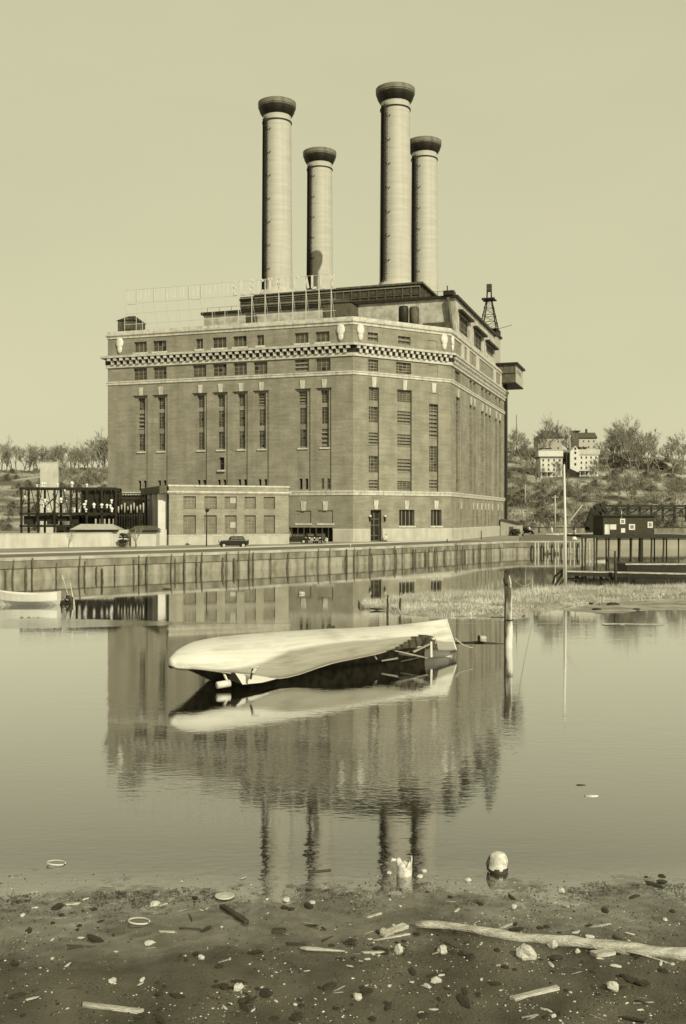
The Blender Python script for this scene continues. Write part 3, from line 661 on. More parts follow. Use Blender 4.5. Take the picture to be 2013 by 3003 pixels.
# stair penthouse near the corner, and hut at the far left corner
def penthouse(u0, u1, v0, v1, z1, peak, mt):
    w_ = MB(); w_.box(u0, u1, v0, v1, ZCAP+.02, z1, mt); w_ = w_.build('penthouse', None, PS)
    mb = MB(); e = .25; um, vm = (u0+u1)/2, (v0+v1)/2; k = (u1-u0)*.22
    b = [(u0-e,v0-e,z1),(u1+e,v0-e,z1),(u1+e,v1+e,z1),(u0-e,v1+e,z1)]; t_ = [(um-k,vm-.1,peak),(um+k,vm-.1,peak),(um+k,vm+.1,peak),(um-k,vm+.1,peak)]
    mb.hexa(b+t_, M['roofing']); mb.build('penthouse_roof', None, w_, zoff=GZ)
    return w_
Fp = Face(loc2w(UA, 5.0), (CO,-SN), (UA, 5.0), (1,0))
penthouse(UA+Fp.s(947), UA+Fp.s(1029), 5, 10, 49.3, 50.6, M['sheet'])
Fp = Face(loc2w(UA, 3.0), (CO,-SN), (UA, 3.0), (1,0))
penthouse(UA+Fp.s(343)+.2, UA+Fp.s(391), 3, 8, 48.3, 49.6, M['sheet'])
blk('roof_vent', UA+Fp.s(424), UA+Fp.s(445), 6, 9, ZCAP+.02, 46.6, M['roofing'])
blk('roof_vent', UA+Fp.s(598), UA+Fp.s(618), 24, 27, ZCAP+.02, 52.6, M['roofing'])
for u, v, mt in ((6.2, 14.0, M['dark']), (8.1, 15.2, M['sheet'])):
    mb = MB(); mb.lathe((u, v, 0), [(0,ZCAP),(1.0,ZCAP),(1.0,49.2),(.9,49.6),(0,49.8)], 20, mt); mb.build('roof_tank', None, PS, True)
mb = MB(); mb.hexa([(7,24,ZCAP+.05),(13,24,ZCAP+.05),(13,27.3,ZCAP+.05),(7,27.3,ZCAP+.05),(7,26.5,48.3),(13,26.5,48.3),(13,27.3,48.6),(7,27.3,48.6)], M['roofing']); mb.build('coal_hopper_cover', None, PS)
mb = MB(); mb.tube([(13.6,27.5,ZCAP+.2),(13.0,27.2,49),(12.4,27.1,Z2)], .35, 10, M['sheet']); mb.build('downpipe', None, PS, True)
mb = MB(); mb.box(11.4,13.6,27.0,29.6,Z2+.56,Z2+1.5,M['dark']); mb.tube([(12.2,27.5,Z2+1.5),(12.2,27.5,Z2+2.6)],.12,8,M['dark']); mb.build('eave_winch', None, PS)
# hoist tower and overhanging coal cab at the far right end
ht = thing('coal_hoist', 'corrugated coal hoist cab and shaft overhanging the far right end of the power station', 'coal hoist', (*loc2w(14, 78), ZCAP), -TH)
ZO[ht.name] = ZCAP
def hb_(name, u0, u1, v0, v1, z0, z1, mt, parent=None, zoff=None):
    mb = MB(); mb.box(u0-14, u1-14, v0-78, v1-78, z0, z1); return mb.build(name, mt, parent or ht, zoff=zoff)
hb_('shaft_front', 11.2, 13.7, 77.2, 77.4, ZCAP, 54.6, M['sheet']); hb_('shaft_body', 11.2, 13.72, 77.41, 86, ZCAP, 54.6, M['sheetlight'])
hb_('shaft_roof', 10.9, 14.2, 76.9, 86.3, 54.6, 55.1, M['dark'])
hb_('cab_front', 13.8, 18.8, 79.0, 79.2, 42.1, 46.7, M['sheet']); cabb = hb_('cab_body', 13.8, 18.82, 79.21, 92, 42.12, 46.7, M['sheetlight'])
hb_('cab_roof', 13.6, 19.4, 78.5, 92.5, 46.7, 47.2, M['dark']); hb_('cab_floor', 13.8, 18.9, 78.9, 92.2, 41.8, 42.1, M['dark'])
hb_('cab_rail', 13.8, 18.85, 78.92, 78.99, 44.3, 44.5, M['dark'])
for k in range(4): hb_('window', 18.825, 18.85, 81+k*2.2, 81.8+k*2.2, 44.6, 45.7, M['glass_d'], cabb, ZCAP)
mb = MB(); mb.box(1.05, 1.6, 6.4, 8.2, GZ, 41.8); mb.build('support_leg', M['dark'], ht)
dk = thing('derrick_tower', 'black steel lattice derrick with a small platform on the hoist shaft roof', 'derrick', (*loc2w(11.6, 81), 55.1), -TH)
mb = MB(); zb, zp, ztp = 0.0, 9.0, 13.2
mb.box(-2.6,2.6,-2.6,2.6,.9,1.15); 
for sx in (-1,1):
    for sy in (-1,1):
        mb.bar((sx*2.4,sy*2.4,0),(sx*.62,sy*.62,zp),.2); mb.bar((sx*.62,sy*.62,zp),(sx*.5,sy*.5,11.6),.16); mb.bar((sx*2.4,sy*2.4,0),(sx*2.4,sy*2.4,1.0),.35)
lv = [(2.2,1.15),(1.8,3.1),(1.42,5.0),(1.05,7.0),(.64,9.0)]
for (a, z0), (b, z1) in zip(lv, lv[1:]):
    for s_ in (-1, 1):
        mb.bar((-a,s_*a,z0),(b,s_*b,z1),.07); mb.bar((a,s_*a,z0),(-b,s_*b,z1),.07); mb.bar((s_*a,-a,z0),(s_*b,b,z1),.07); mb.bar((s_*a,a,z0),(s_*b,-b,z1),.07)
        mb.bar((-b,s_*b,z1),(b,s_*b,z1),.1); mb.bar((s_*b,-b,z1),(s_*b,b,z1),.1)
        for t_ in (-1, 1): mb.box(s_*b-.16, s_*b+.16, t_*b-.16, t_*b+.16, z1-.2, z1+.2)
mb.build('lattice_frame', M['dark'], dk)
mb = MB(); mb.box(-1.7,1.7,-1.7,1.7,9.0,9.16)
for s_ in (-1, 1): mb.box(-1.7,1.7,s_*1.66-.03,s_*1.66+.03,9.16,9.4)
mb.build('platform', M['dark'], dk)
mb = MB(); mb.flat([(-.62,-.62),(.62,-.62),(.62,.62),(-.62,.62)], 11.3, 13.2); mb.build('head_box', M['louver'], dk)
mb = MB()
mb.tube([(1.2,0,1.1),(6.0,0,2.2)], .06, 6); mb.box(-1.5, 2.6, -1.2, 1.2, .0, .8); mb.build('winch', M['dark'], dk)
# fence of the shed at the foot of the right facade
sh = thing('lean_to_shed', 'small pale shed against the far foot of the power station', 'shed', (*loc2w(15.4, 76), GZ), -TH)
mb = MB(); mb.prism([(0,0),(4.2,0),(4.2,3.0),(0,4.0)], 0, 10, M['sheetlight']); mb.build('wall', None, sh)
mb = MB(); mb.hexa([(-.1,-.3,3.98),(4.6,-.3,2.92),(4.6,10.3,2.92),(-.1,10.3,3.98),(-.1,-.3,4.2),(4.6,-.3,3.14),(4.6,10.3,3.14),(-.1,10.3,4.2)], M['roofing']); mb.build('roof', None, sh)
mb = MB(); mb.box(2.2, 3.3, -.05, -.01, 0, 2.3, M['sheet']); mb.build('door', None, sh)

# ------------------------------------------------------------------ smokestacks
def smokestack(px, ytop, d, label):
    x = (px-CX)/FPX*d; zt = H+(HOR-ytop)/FPX*(d-4.4); zb = Z3+.42
    t = thing('smokestack', label, 'smokestack', (x, d, zb), 0, 'smokestacks of the power station')
    h = zt-zb; ang = radians(-90-37)          # ladder side as seen from the basin
    mb = MB(); hs = h-3.3
    prof = [(3.62,0)]; mts = []
    n = 34
    for k in range(1, n+1): prof += [(3.62-.34*k/n, hs*k/n)]
    mb.lathe((0,0,0), prof, 48, M['stack']); mb.build('shaft', None, t, True)
    mb = MB()
    for k in range(1, n): r = 3.62-.34*k/n; mb.lathe((0,0,0), [(r-.01,hs*k/n-.05),(r+.007,hs*k/n-.05),(r+.007,hs*k/n+.05),(r-.01,hs*k/n+.05)], 48, M['stack'])
    mb.build('plate_seams', None, t)
    mb = MB(); mb.lathe((0,0,0), [(4.9,0),(4.9,.12),(4.5,.35),(3.9,.9),(3.66,1.9)], 48, M['stack']); mb.build('base_flange', None, t, True)
    mb = MB(); mb.lathe((0,0,0), [(3.27,hs-1.6),(3.50,hs-1.58),(3.50,hs-1.36),(3.27,hs-1.34)], 48, M['cap']); mb.build('ring', None, t)
    mb = MB(); z0 = hs-.05
    mb.lathe((0,0,0), [(3.28,z0),(3.42,z0+.1),(3.75,z0+.6),(4.05,z0+1.15),(4.22,z0+1.7),(4.24,z0+1.85),(4.34,z0+1.95),(4.34,z0+2.1),(4.28,z0+2.12),(4.42,z0+2.2),(4.46,z0+3.2),(4.25,z0+3.3),(3.0,z0+3.35),(2.9,z0+3.35),(2.9,z0-1)], 48,
             mts=[M['cap']]*5+[M['capband']]*2+[M['dark']]*2+[M['capband']]*2+[M['cap']]*3); mb.build('cap', None, t, False)
    # caged ladder; dark strip and pipes added to darken the shaded edge
    mb = MB(); cx, cy = cos(ang), sin(ang); tx, ty = -cy, cx
    def q(r, s, z): return (cx*r+tx*s, cy*r+ty*s, z)
    top = hs-1.0; R0, R1 = 3.62, 3.30
    for s_ in (-.28, .28): mb.bar(q(R0+.22, s_, 1.5), q(R1+.22, s_, top), .07)
    z = 2.0
    while z < top: rr_ = R0+(R1-R0)*z/hs+.22; mb.bar(q(rr_,-.28,z), q(rr_,.28,z), .045); z += .6
    z = 3.0
    while z < top:
        rr_ = R0+(R1-R0)*z/hs+.22; pts = [q(rr_+.72*sin(a), -.42*cos(a), z) for a in [pi*k/6 for k in range(7)]]
        for a, b in zip(pts, pts[1:]): mb.bar(a, b, .05, .10)
        z += 1.5
    for k in range(1, 6):
        a = pi*k/6; mb.bar(q(R0+.22+.72*sin(a), -.42*cos(a), 3), q(R1+.22+.72*sin(a), -.42*cos(a), top), .06)
    z = 6.0
    while z < top:
        rr_ = R0+(R1-R0)*z/hs; mb.bar(q(rr_-.05,.1,z), q(rr_+1.05,.35,z+.35), .12); mb.bar(q(rr_-.05,.35,z), q(rr_+.1,.95,z+.28), .1, .16); z += 5.4
    mb.build('ladder', M['dark'], t)
    mb = MB(); mb.bar(q(R0+.14,-.62,1.5), q(R1+.14,-.62,top), .34, .30); mb.build('shade_strip', M['dark'], t)
    for s_ in (-1.15, -1.55): mb = MB(); mb.tube([q(R0-.05*abs(s_)-.16,s_,1.5), q(R1-.05*abs(s_)-.16,s_,top)], .2, 8, M['dark']); mb.build('shade_pipe', None, t, True)
    return t
smokestack(813, 279, 237.8, 'tall pale smokestack on the left, front of the left pair')
smokestack(938, 428, 270.4, 'smokestack with a shadow low on its side, rear of the left pair')
smokestack(1160, 237, 230.0, 'tallest and nearest pale smokestack, front of the right pair')
smokestack(1245, 396, 262.7, 'smokestack partly hidden behind the tallest one, rear of the right pair')

# ------------------------------------------------------------------ roof sign
sg = thing('roof_sign', 'long rooftop lattice sign frame with white letters reading ELECTRICALLY', 'sign', (*loc2w(-30, 2.2), ZTOP-.4), -TH)
ZO[sg.name] = ZTOP-.4
Fs = Face(loc2w(-30, 2.2), (CO,-SN), (0,0), (1,0))
mb = MB(); sL, sR = Fs.s(368), Fs.s(985); zr1, zr0, zl1 = 51.5, 47.2, 54.4
posts = [366,400,418,451,486,520,553,588,623,660,700]+[739,778,818,859,898,936,972]
for px in posts:
    s_ = Fs.s(px); w_ = .05 if px < 700 else .13
    mb.box(s_-w_/2, s_+w_/2, -.08, .08, ZTOP-.4, zl1); mb.bar((s_,0,zr1), (s_,2.6,ZCAP+.1), .035 if px < 700 else .07)
for z_, w_ in ((zr1, .13), (zr0, .09), (49.4, .05), (54.3, .06)): mb.box(sL, sR, -.05, .05, z_-w_/2, z_+w_/2)
mb.bar((Fs.s(580),0,zr0),(Fs.s(605),0,zr1),.05)
mb.box(Fs.s(385)-.8, Fs.s(385)+1.2, -.12, .12, zr1-.2, zr1+.06); mb.box(Fs.s(578)-1.2, Fs.s(578)+.8, -.12, .12, zr1-.2, zr1+.08)
mb.build('frame', M['signsteel'], sg)
LT = {'E': [((0,0),(0,1)),((0,0),(.75,0)),((0,.5),(.6,.5)),((0,1),(.75,1))], 'L': [((0,0),(0,1)),((0,0),(.75,0))],
      'C': [((.75,.15),(.55,0)),((.55,0),(.2,0)),((.2,0),(0,.25)),((0,.25),(0,.75)),((0,.75),(.2,1)),((.2,1),(.55,1)),((.55,1),(.75,.85))],
      'T': [((.4,0),(.4,1)),((0,1),(.8,1))], 'R': [((0,0),(0,1)),((0,1),(.6,1)),((.6,1),(.75,.78)),((.75,.78),(.6,.55)),((.6,.55),(0,.55)),((.3,.55),(.8,0))],
      'I': [((.4,0),(.4,1))], 'A': [((0,0),(.4,1)),((.4,1),(.8,0)),((.18,.35),(.62,.35))], 'Y': [((.4,0),(.4,.45)),((.4,.45),(0,1)),((.4,.45),(.8,1))]}
for ch, px in zip('ELECTRICALLY', (692,716,743,768,794,821,846,873,899,924,949,976)):
    mb = MB(); s_ = Fs.s(px)-.5
    for (a, b), (c, e) in LT[ch]:
        h_ = 2.4
        mb.bar((s_+a*1.2, -.16, zr1+.35+b*h_), (s_+c*1.2, -.16, zr1+.35+e*h_), .1, .42, up=(0,0,1)) if abs(a-c) > .5 and abs(b-e) < .01 else mb.bar((s_+a*1.2,-.16,zr1+.35+b*h_-.0), (s_+c*1.2,-.16,zr1+.35+e*h_), .42, .1, up=(0,1,0))
    mb.build('letter', M['white'], sg)
mb = MB(); rr = random.Random(3)
for k in range(12):
    for dx in (0, rr.uniform(.7, 1.0)): s_ = Fs.s(376+k*25.5)+dx; mb = MB(); mb.box(s_, s_+.22, -.2, -.1, zr1+.4, zr1+2.6); mb.build('blank_slat', M['white'], sg)
pass

# ------------------------------------------------------------------ annex
a0 = gp(496, 1599, GZ); AN = thing('annex_building', 'two-storey pale brick annex with stone cornice in front of the power station', 'annex', (a0[0], a0[1], GZ), atan2(8, 19.5), wz=True)
ta = atan2(8, 19.5)
Fa = Face((a0[0], a0[1]), (cos(ta), sin(ta)), (0,0), (1,0)); LA = Fa.s(847)
ZA = 11.9; h_ = []; aw = []
for x0, x1 in ((578,660),(716,797),(850,928),(980,1054),(1106,1180)):
    for y0, y1 in ((795,878),(920,1048)):
        r = Fa.rect(280+x0/2.24, 280+x1/2.24, 1100+y0/2.24, 1100+y1/2.24); z0, z1 = (8.6, 10.7) if y0 < 900 else (4.4, 7.5)
        h_.append((r[0], r[1], z0, z1, .38)); aw.append((Fa, (r[0]+.12, r[1]-.12, z0+.05, z1-.05), .38, 3, 4 if y0 < 900 else 5, x0, y0))
mb = MB(); Fa.relief(mb, 0, LA, GZ-.4, ZA, h_, M['brick_pale'])
mb.poly([(LA,0,GZ-.4),(LA,16,GZ-.4),(LA,16,ZA),(LA,0,ZA)], M['brick_pale']); mb.poly([(0,16,GZ-.4),(0,0,GZ-.4),(0,0,ZA),(0,16,ZA)], M['dark'])  # left side wall coloured black, its shade put into the colour
mb.poly([(0,0,ZA-.3),(LA,0,ZA-.3),(LA,16,ZA-.3),(0,16,ZA-.3)], M['roofing']); mb.build('wall', None, AN)
gm = mat('painted_over_panes', .17, .7, .2, .8)
for f, r, dpt, c_, rw, x0, y0 in aw:
    m_ = MB(); s0, s1, z0, z1 = r; m_.poly([f.p(s0,z0,-.33),f.p(s1,z0,-.33),f.p(s1,z1,-.33),f.p(s0,z1,-.33)], gm)
    for k in range(c_+1): s_ = s0+(s1-s0)*k/c_; f.box(m_, max(s0,s_-.04), min(s1,s_+.04), z0, z1, -.325, -.28, M['brick_pale'])
    for k in range(rw+1): z_ = z0+(z1-z0)*k/rw; f.box(m_, s0, s1, max(z0,z_-.035), min(z1,z_+.035), -.326, -.29, M['brick_pale'])
    if x0 == 850: f.box(m_, s0+.9, s0+1.9, z0+.9, z0+1.9, -.27, -.25, M['sheetlight'])
    m_.build('window', None, AN)
pa = [(0,16),(0,0),(LA,0),(LA,16)]
band(AN, pa, 0, 0, 0, M['stone'], 'cornice', [(.003,11.0),(.12,11.05),(.35,11.3),(.35,11.55),(.003,11.6)])
band(AN, pa, 0, 0, 0, M['stone'], 'parapet_coping', [(.003,12.3),(.16,12.3),(.16,12.6),(-.45,12.6),(-.45,11.6)])
band(AN, pa, 0, 0, 0, M['brick_pale'], 'parapet', [(.002,11.61),(.03,11.61),(.03,12.3),(-.4,12.3),(-.4,11.5)])
band(AN, pa, 0, 0, 0, M['stone'], 'plinth_band', [(.003,4.0),(.1,4.0),(.12,4.2),(.003,4.22)])
band(AN, pa, 0, 0, 0, M['plinth'], 'plinth', [(.003,GZ-.3),(.08,GZ-.3),(.08,3.98),(.003,3.99)])
for k in range(3):
    v = 1.6+k*4.1; mb = MB(); mb.box(-1.5, -.003, v, v+.6, GZ, 11.1, M['white']); mb.build('side_pilaster', None, AN)
mb = MB(); mb.box(-1.6, -.4, 0.02, 16, 11.15, 12.35, M['sheet']); mb.build('side_canopy', None, AN)

# ------------------------------------------------------------------ left yard: white wall, sheds, switchyard
w0 = gp(150, 1606, GZ); w1 = (a0[0]-.3, a0[1]-.6)
wa = atan2(w1[1]-w0[1], w1[0]-w0[0]); wl = hypot(w1[0]-w0[0], w1[1]-w0[1])+14
wt = thing('boundary_wall', 'long whitewashed boundary wall along the road left of the annex', 'wall', (w1[0]-wl*cos(wa), w1[1]-wl*sin(wa), GZ), wa)
mb = MB(); mb.box(0, wl-9, 0, .3, 0, 2.15, M['whitewall']); mb.box(wl-9, wl, 0, .3, 0, 2.65, M['whitewall']); mb.build('wall_panel', None, wt)
mb = MB(); mb.box(0, wl-9.2, -.06, .36, 2.16, 2.26, M['plinth']); mb.build('coping', None, wt)
for k in range(7): mb = MB(); mb.box(wl-9-k*5.2-.2, wl-9-k*5.2+.2, -.05, -.003, 0, 2.1, M['whitewall']); mb.build('pier', None, wt)
def shed(px0, px1, ytop, yeave, d, dep, label, wallm, roofm, rz=.05, cat='shed'):
    x0 = (px0-CX)/FPX*d; x1 = (px1-CX)/FPX*d; ze = H+(HOR-yeave)/FPX*d-GZ; zt = H+(HOR-ytop)/FPX*d-GZ
    t = thing('low_shed', label, cat, (x0, d, GZ), rz); w_ = x1-x0
    mb = MB(); mb.box(0, w_, 0, dep, 0, ze, wallm); mb.build('wall', None, t)
    mb = MB(); e = .35
    mb.hexa([(-e,-e,ze),(w_+e,-e,ze),(w_+e,dep+e,ze),(-e,dep+e,ze),(w_*.12,dep*.45,zt),(w_*.84,dep*.45,zt),(w_*.84,dep*.55,zt),(w_*.12,dep*.55,zt)], roofm)
    mb.box(-e, w_+e, -e-.05, -e+.02, ze-.35, ze, M['dark']); mb.build('roof', None, t); return t
shed(212, 341, 1537, 1553, 162, 5, 'long low shed with pale hipped roof behind the white wall', M['whitewall'], M['galv'])
shed(385, 458, 1542, 1554, 163, 4, 'short shed with dull hipped roof beside the annex', M['whitewall'], M['sheet'])
lk = thing('link_building', 'low pale-roofed brick range behind the switchyard beside the power station', 'building', (*at(336, 1500, 186)[:2], GZ), -.1)
mb = MB(); mb.box(0, 9.5, 0, 9, 0, 8.7, M['louver']); mb.build('wall', None, lk); mb = MB(); mb.box(-.3, 9.6, -.4, 9.3, 8.71, 9.3, M['stone']); mb.build('roof', None, lk)
wb_ = thing('gable_wall', 'plain white end wall standing left of the switchyard', 'wall', ((118-CX)/FPX*235, 235, GZ), 0)
mb = MB(); wd = (171-118)/FPX*235; mb.box(0, wd, 0, .9, 0, 17.3, M['whitewall']); mb.build('wall', None, wb_); mb = MB(); mb.box(-.1, wd+.1, -.1, 1.0, 17.31, 17.5, M['stone']); mb.build('roof', None, wb_)
SW = thing('switchyard', 'dark steel switchyard gantry crowded with insulators and busbars behind the white wall', 'switchyard', (*at(60, 1600, 172)[:2], GZ), .06)
kx = 172/FPX; W = (338-60)*kx; ht_ = 9.6
mb = MB()
for i, px in enumerate((62,110,158,205,252,296,337)):
    x = (px-60)*kx
    for y in (0, 5): mb.box(x-.17, x+.17, y, y+.3, 0, ht_)
for y in (0, 5):
    for z in (ht_, 5.3, 3.2): mb.box(-.2, W, y, y+.28, z-.22, z+.14)
    if y == 0:
        for i in range(6):
            x0_, x1_ = i*W/6, (i+1)*W/6; mb.bar((x0_,y+.1,5.3),(x0_+.35*(x1_-x0_),y+.1,ht_),.12); mb.bar((x1_,y+.1,5.3),(x1_-.35*(x1_-x0_),y+.1,ht_),.12)
for i in range(26): x = i*W/25; mb.bar((x,0,ht_-.1),(x,5,ht_-.1),.14); mb.bar((x,.2,6.2+(i%3)*.8),(x+.5,4.9,6.6+(i%4)*.6),.09)
mb.build('steel_frame', M['dark'], SW)
mb = MB(); rr = random.Random(12); mb.box(W*.62, W-.2, 1.0, 4.8, 4.6, ht_-.3)
for k in range(5): x = W*(.02+.12*k); mb.box(x, x+1.5, 1, 3, 3.4+.6*(k%2), 4.9+.6*(k%3)*.5)
mb.box(W*.35, W*.6, 1.5, 4.5, 0, 3.0); mb.box(W*.5,W-.3,4.0,4.9,0,5); mb.build('switchgear', M['dark'], SW)
mb = MB()
for k in range(5): x = W*.77+k*.75; mb.box(x, x+.25, .6, .9, 0, 4.4)
mb.build('cable_risers', M['sheetlight'], SW)
for k in range(30):
    mb = MB(); x = rr.uniform(.3, W-.4); top = rr.random() < .3
    z = ht_+.2 if top else rr.choice((5.5, 6.3, 7.1, 7.9, 8.6)); y = rr.uniform(-.1, 2.5)
    if not top and x > W*.6: z = rr.choice((5.5, 6.2, 7.0)); y = -.2
    q_ = rr.uniform(.45,.95); mb.lathe((x,y,z), [(r_*q_, h__*q_*rr.choice((1,1,1.2))) for r_, h__ in [(.05,0),(.3,.05),(.12,.12),(.3,.2),(.12,.28),(.28,.36),(.12,.44),(.36,.55),(.40,.8),(.15,.95),(0,1.0)]], 10, M['insul']); mb.build('insulator', None, SW, True)
bs = thing('busbar_rack', 'openwork rack of posts and porcelain tubes between the switchyard and the annex', 'rack', (*at(343, 1600, 173)[:2], GZ), .05)
mb = MB(); W2 = (425-343)*kx
for k in range(12): x = k*W2/11; mb.bar((x,0,0),(x,0,8.7),.12); mb.bar((x,0,7.9),(x+.3,3,7.5),.1)
for z in (8.7,7.8,6.6,5.0): mb.box(0, W2, -.08, .08, z-.08, z+.08)
mb.box(0, W2, 3, 3.3, 0, 6.8); mb.build('frame', M['dark'], bs)
for k in range(9):
    mb = MB(); mb.tube([(k*W2/9+.3, -.2, 5.4+(k%2)*.5), (k*W2/9+.3, -.2, 6.5+(k%3)*.3)], .13, 8, M['sheetlight']); mb.build('insulator', None, bs, True)

# ------------------------------------------------------------------ bare trees, shrubs
def tree_parts(seed, h, levels=4, spread=.55, twigs=5, trunk_r=None, tw=.10, lean=0.0, lim=(.25,.5)):
    rr = random.Random(seed); tk = MB(); cr = MB(); r0 = trunk_r or h*.022
    def branch(p, d, ln, r, lv):
        p = Vector(p); d = Vector(d).normalized(); pts = [p.copy()]; rs = [r]; seg = 3
        for k in range(seg):
            d = (d+Vector((rr.uniform(-.18,.18), rr.uniform(-.18,.18), rr.uniform(-.04,.12)))).normalized()
            p = p+d*ln/seg; pts.append(p.copy()); rs.append(r*(1-.45*(k+1)/seg))
        (tk if lv == 0 else cr).tube(pts, rs, 6 if lv < 2 else 3, None, cap=False)
        if lv >= levels-1:
            for k in range(twigs):
                b = pts[rr.randrange(1, len(pts))]; td = (d+Vector((rr.uniform(-1,1),rr.uniform(-1,1),rr.uniform(-.5,.9)))*.8).normalized()*ln*rr.uniform(.5,1.1)
                s_ = Vector((rr.uniform(-1,1), rr.uniform(-1,1), rr.uniform(-1,1))).normalized()*tw
                cr.poly([b-s_*.5, b+s_*.5, b+td])
                m_ = b+td*.5; e_ = m_+Vector((rr.uniform(-1,1),rr.uniform(-1,1),rr.uniform(-.3,1))).normalized()*ln*.35
                cr.poly([m_-s_*.3, m_+s_*.3, e_])
            return
        n = 5 if lv == 0 else rr.choice((3,4,4))
        for k in range(n):
            t_ = 1.0 if k == 0 else rr.uniform(lim[0] if lv == 0 else .3, 1.0)
            idx = min(int(t_*seg), seg-1); q = pts[idx].lerp(pts[idx+1], t_*seg-idx) if t_ < 1 else pts[-1]
            a = rr.uniform(0, 2*pi); sp = spread*rr.uniform(.6,1.3) if k else spread*.4
            nd = (d*cos(sp)+(Vector((cos(a),sin(a),rr.uniform(-.1,.35))))*sin(sp)).normalized()
            branch(q, nd, ln*rr.uniform(.55,.8), r*.5*(1-.2*t_)+.004*h*.1, lv+1)
    branch((0,0,-.3), (lean,0,1), h*.42, r0, 0)
    return tk, cr
def make_tree(name, seed, h, label, cat='tree', group=None, loc=(0,0,0), **kw):
    t = thing(name, label, cat, loc, 0, group); tk, cr = tree_parts(seed, h, **kw)
    tk.build('trunk', M['bark'], t, True); cr.build('crown', M['twig'], t); return t
protos = [make_tree('bare_tree', 20+k, 13, 'x', levels=5, spread=.62, twigs=5, tw=.13, trunk_r=.34) for k in range(5)]
used = [False]*5
def place_tree(k, x, y, z, s, rz, label, group):
    if not used[k]: o = protos[k]; used[k] = True
    else: o = copy_tree(protos[k])
    o.location = (x, y, z); o.scale = (s, s, s*random.uniform(.9,1.15)); o.rotation_euler.z = rz; tag(o, label, 'tree', group)
def hill_at(px, d):
    x = (px-CX)/FPX*d; return x, d, hill_h(x, d)-.2
RT = [  # px, distance, height factor, label
 (1822,505,1.85,'broadest dark bare tree right of the white houses'),(1800,520,1.5,None),(1850,515,1.6,None),(1872,500,1.2,None),
 (1606,535,1.55,'wind-swept tall tree left of the dark roofed villa'),(1590,545,1.3,None),(1545,520,1.2,None),(1530,530,1.25,None),(1560,500,1.1,None),
 (1512,560,1.0,None),(1500,545,.9,None),(1668,545,1.3,'dark tree between the two villas on the hilltop'),(1765,475,.9,None),
 (1848,420,1.15,'slender tree standing alone low on the right slope'),(1790,455,.8,None),(1620,450,.8,None),(1600,440,.7,None),(1655,470,.9,None),(1540,440,.75,None),
 (1510,430,.7,None),(1745,470,.7,None),(1900,500,1.5,None),(1935,515,1.5,None),(1970,500,1.4,None),(2000,510,1.6,None),(1920,440,1.0,None),(1980,430,1.0,None),(1705,440,.6,None),(1570,475,.9,None),
 (1835,530,1.5,None),(1812,545,1.3,None),(1860,530,1.4,None),(1790,500,1.2,None),(1575,440,.6,None),(1535,480,.9,None),(1885,520,1.2,None),(1815,440,.8,None),(1870,440,.9,None),(1525,455,.7,None),(1640,430,.6,None),(1675,445,.7,None),(1760,430,.6,None),(1895,395,.8,None),(1690,420,.55,None),(1730,430,.6,None)]
for i, (px, d, s_, lb) in enumerate(RT):
    x, y, z = hill_at(px, d)
    place_tree(i % 5, x, y, z, s_, i*1.3, lb or 'bare winter tree among others on the hillside right of the power station', 'bare trees on the right hillside')
LT_ = [(150,560,1.0),(175,540,1.1),(195,545,1.15),(215,550,1.1),(235,540,1.05),(255,555,.9),(270,590,1.3),(290,580,1.4),(308,590,1.45),(325,585,1.4),(130,560,1.1),(100,555,1.2),(70,560,1.2),(35,570,1.3),(5,560,1.2),(185,500,.8),(225,490,.8),(260,480,.7),(295,500,.7),(165,480,.7),(205,470,.6)]
LT_ += [(px+14, d+18, s_*.85) for px, d, s_ in LT_]
for i, (px, d, s_) in enumerate(LT_):
    x, y, z = hill_at(px, d)
    place_tree((i*3+1) % 5, x, y, z, s_, i*2.1, 'bare winter tree on the low ridge left of the power station', 'bare trees on the left ridge')
# bushes
def bush_mesh(seed, mt, n=900, w_=1.0):
    rr = random.Random(seed); mb = MB()
    for k in range(n):
        a = rr.uniform(0,2*pi); r = rr.random()**.5; hh = rr.random(); rad = (1-hh*hh)*.9*(.8+.35*sin(a*3+seed))
        p = Vector((cos(a)*r*rad*w_, sin(a)*r*rad*w_, hh*1.1)); s_ = Vector((rr.uniform(-1,1),rr.uniform(-1,1),rr.uniform(-1,1))).normalized()*.10
        d = (Vector((cos(a)*r,sin(a)*r,.9))+Vector((rr.uniform(-.6,.6),rr.uniform(-.6,.6),0))).normalized()*rr.uniform(.15,.4)
        mb.poly([p-s_*.35, p+s_*.35, p+d])
    return mb
bp_ = [tag(bush_mesh(k, M['twig'], 700).build('bush', M['twig']), 'x', 'bush') for k in range(3)]; ub = [False]*3
rr = random.Random(21)
for i in range(190):
    side = i % 4 != 0
    px = rr.uniform(1490, 2010) if side else rr.uniform(0, 330); d = rr.uniform(352, 560)
    x, y, z = hill_at(px, d); k = i % 3
    if side and 1560 < px < 1770 and 470 < d < 520: continue
    o = bp_[k] if not ub[k] else bp_[k].copy()
    if ub[k]: COL.objects.link(o)
    ub[k] = True
    s_ = rr.uniform(2.0, 4.5); o.location = (x, y, z); o.scale = (s_*1.4, s_, s_*rr.uniform(.6,.9)); o.rotation_euler.z = rr.uniform(0,6)
    tag(o, 'leafless grey bush on the slope right of the power station' if side else 'leafless grey bush on the ridge left of the power station', 'bush', 'bushes on the right slope' if side else 'bushes on the left ridge')
mb = MB(); rr = random.Random(31)
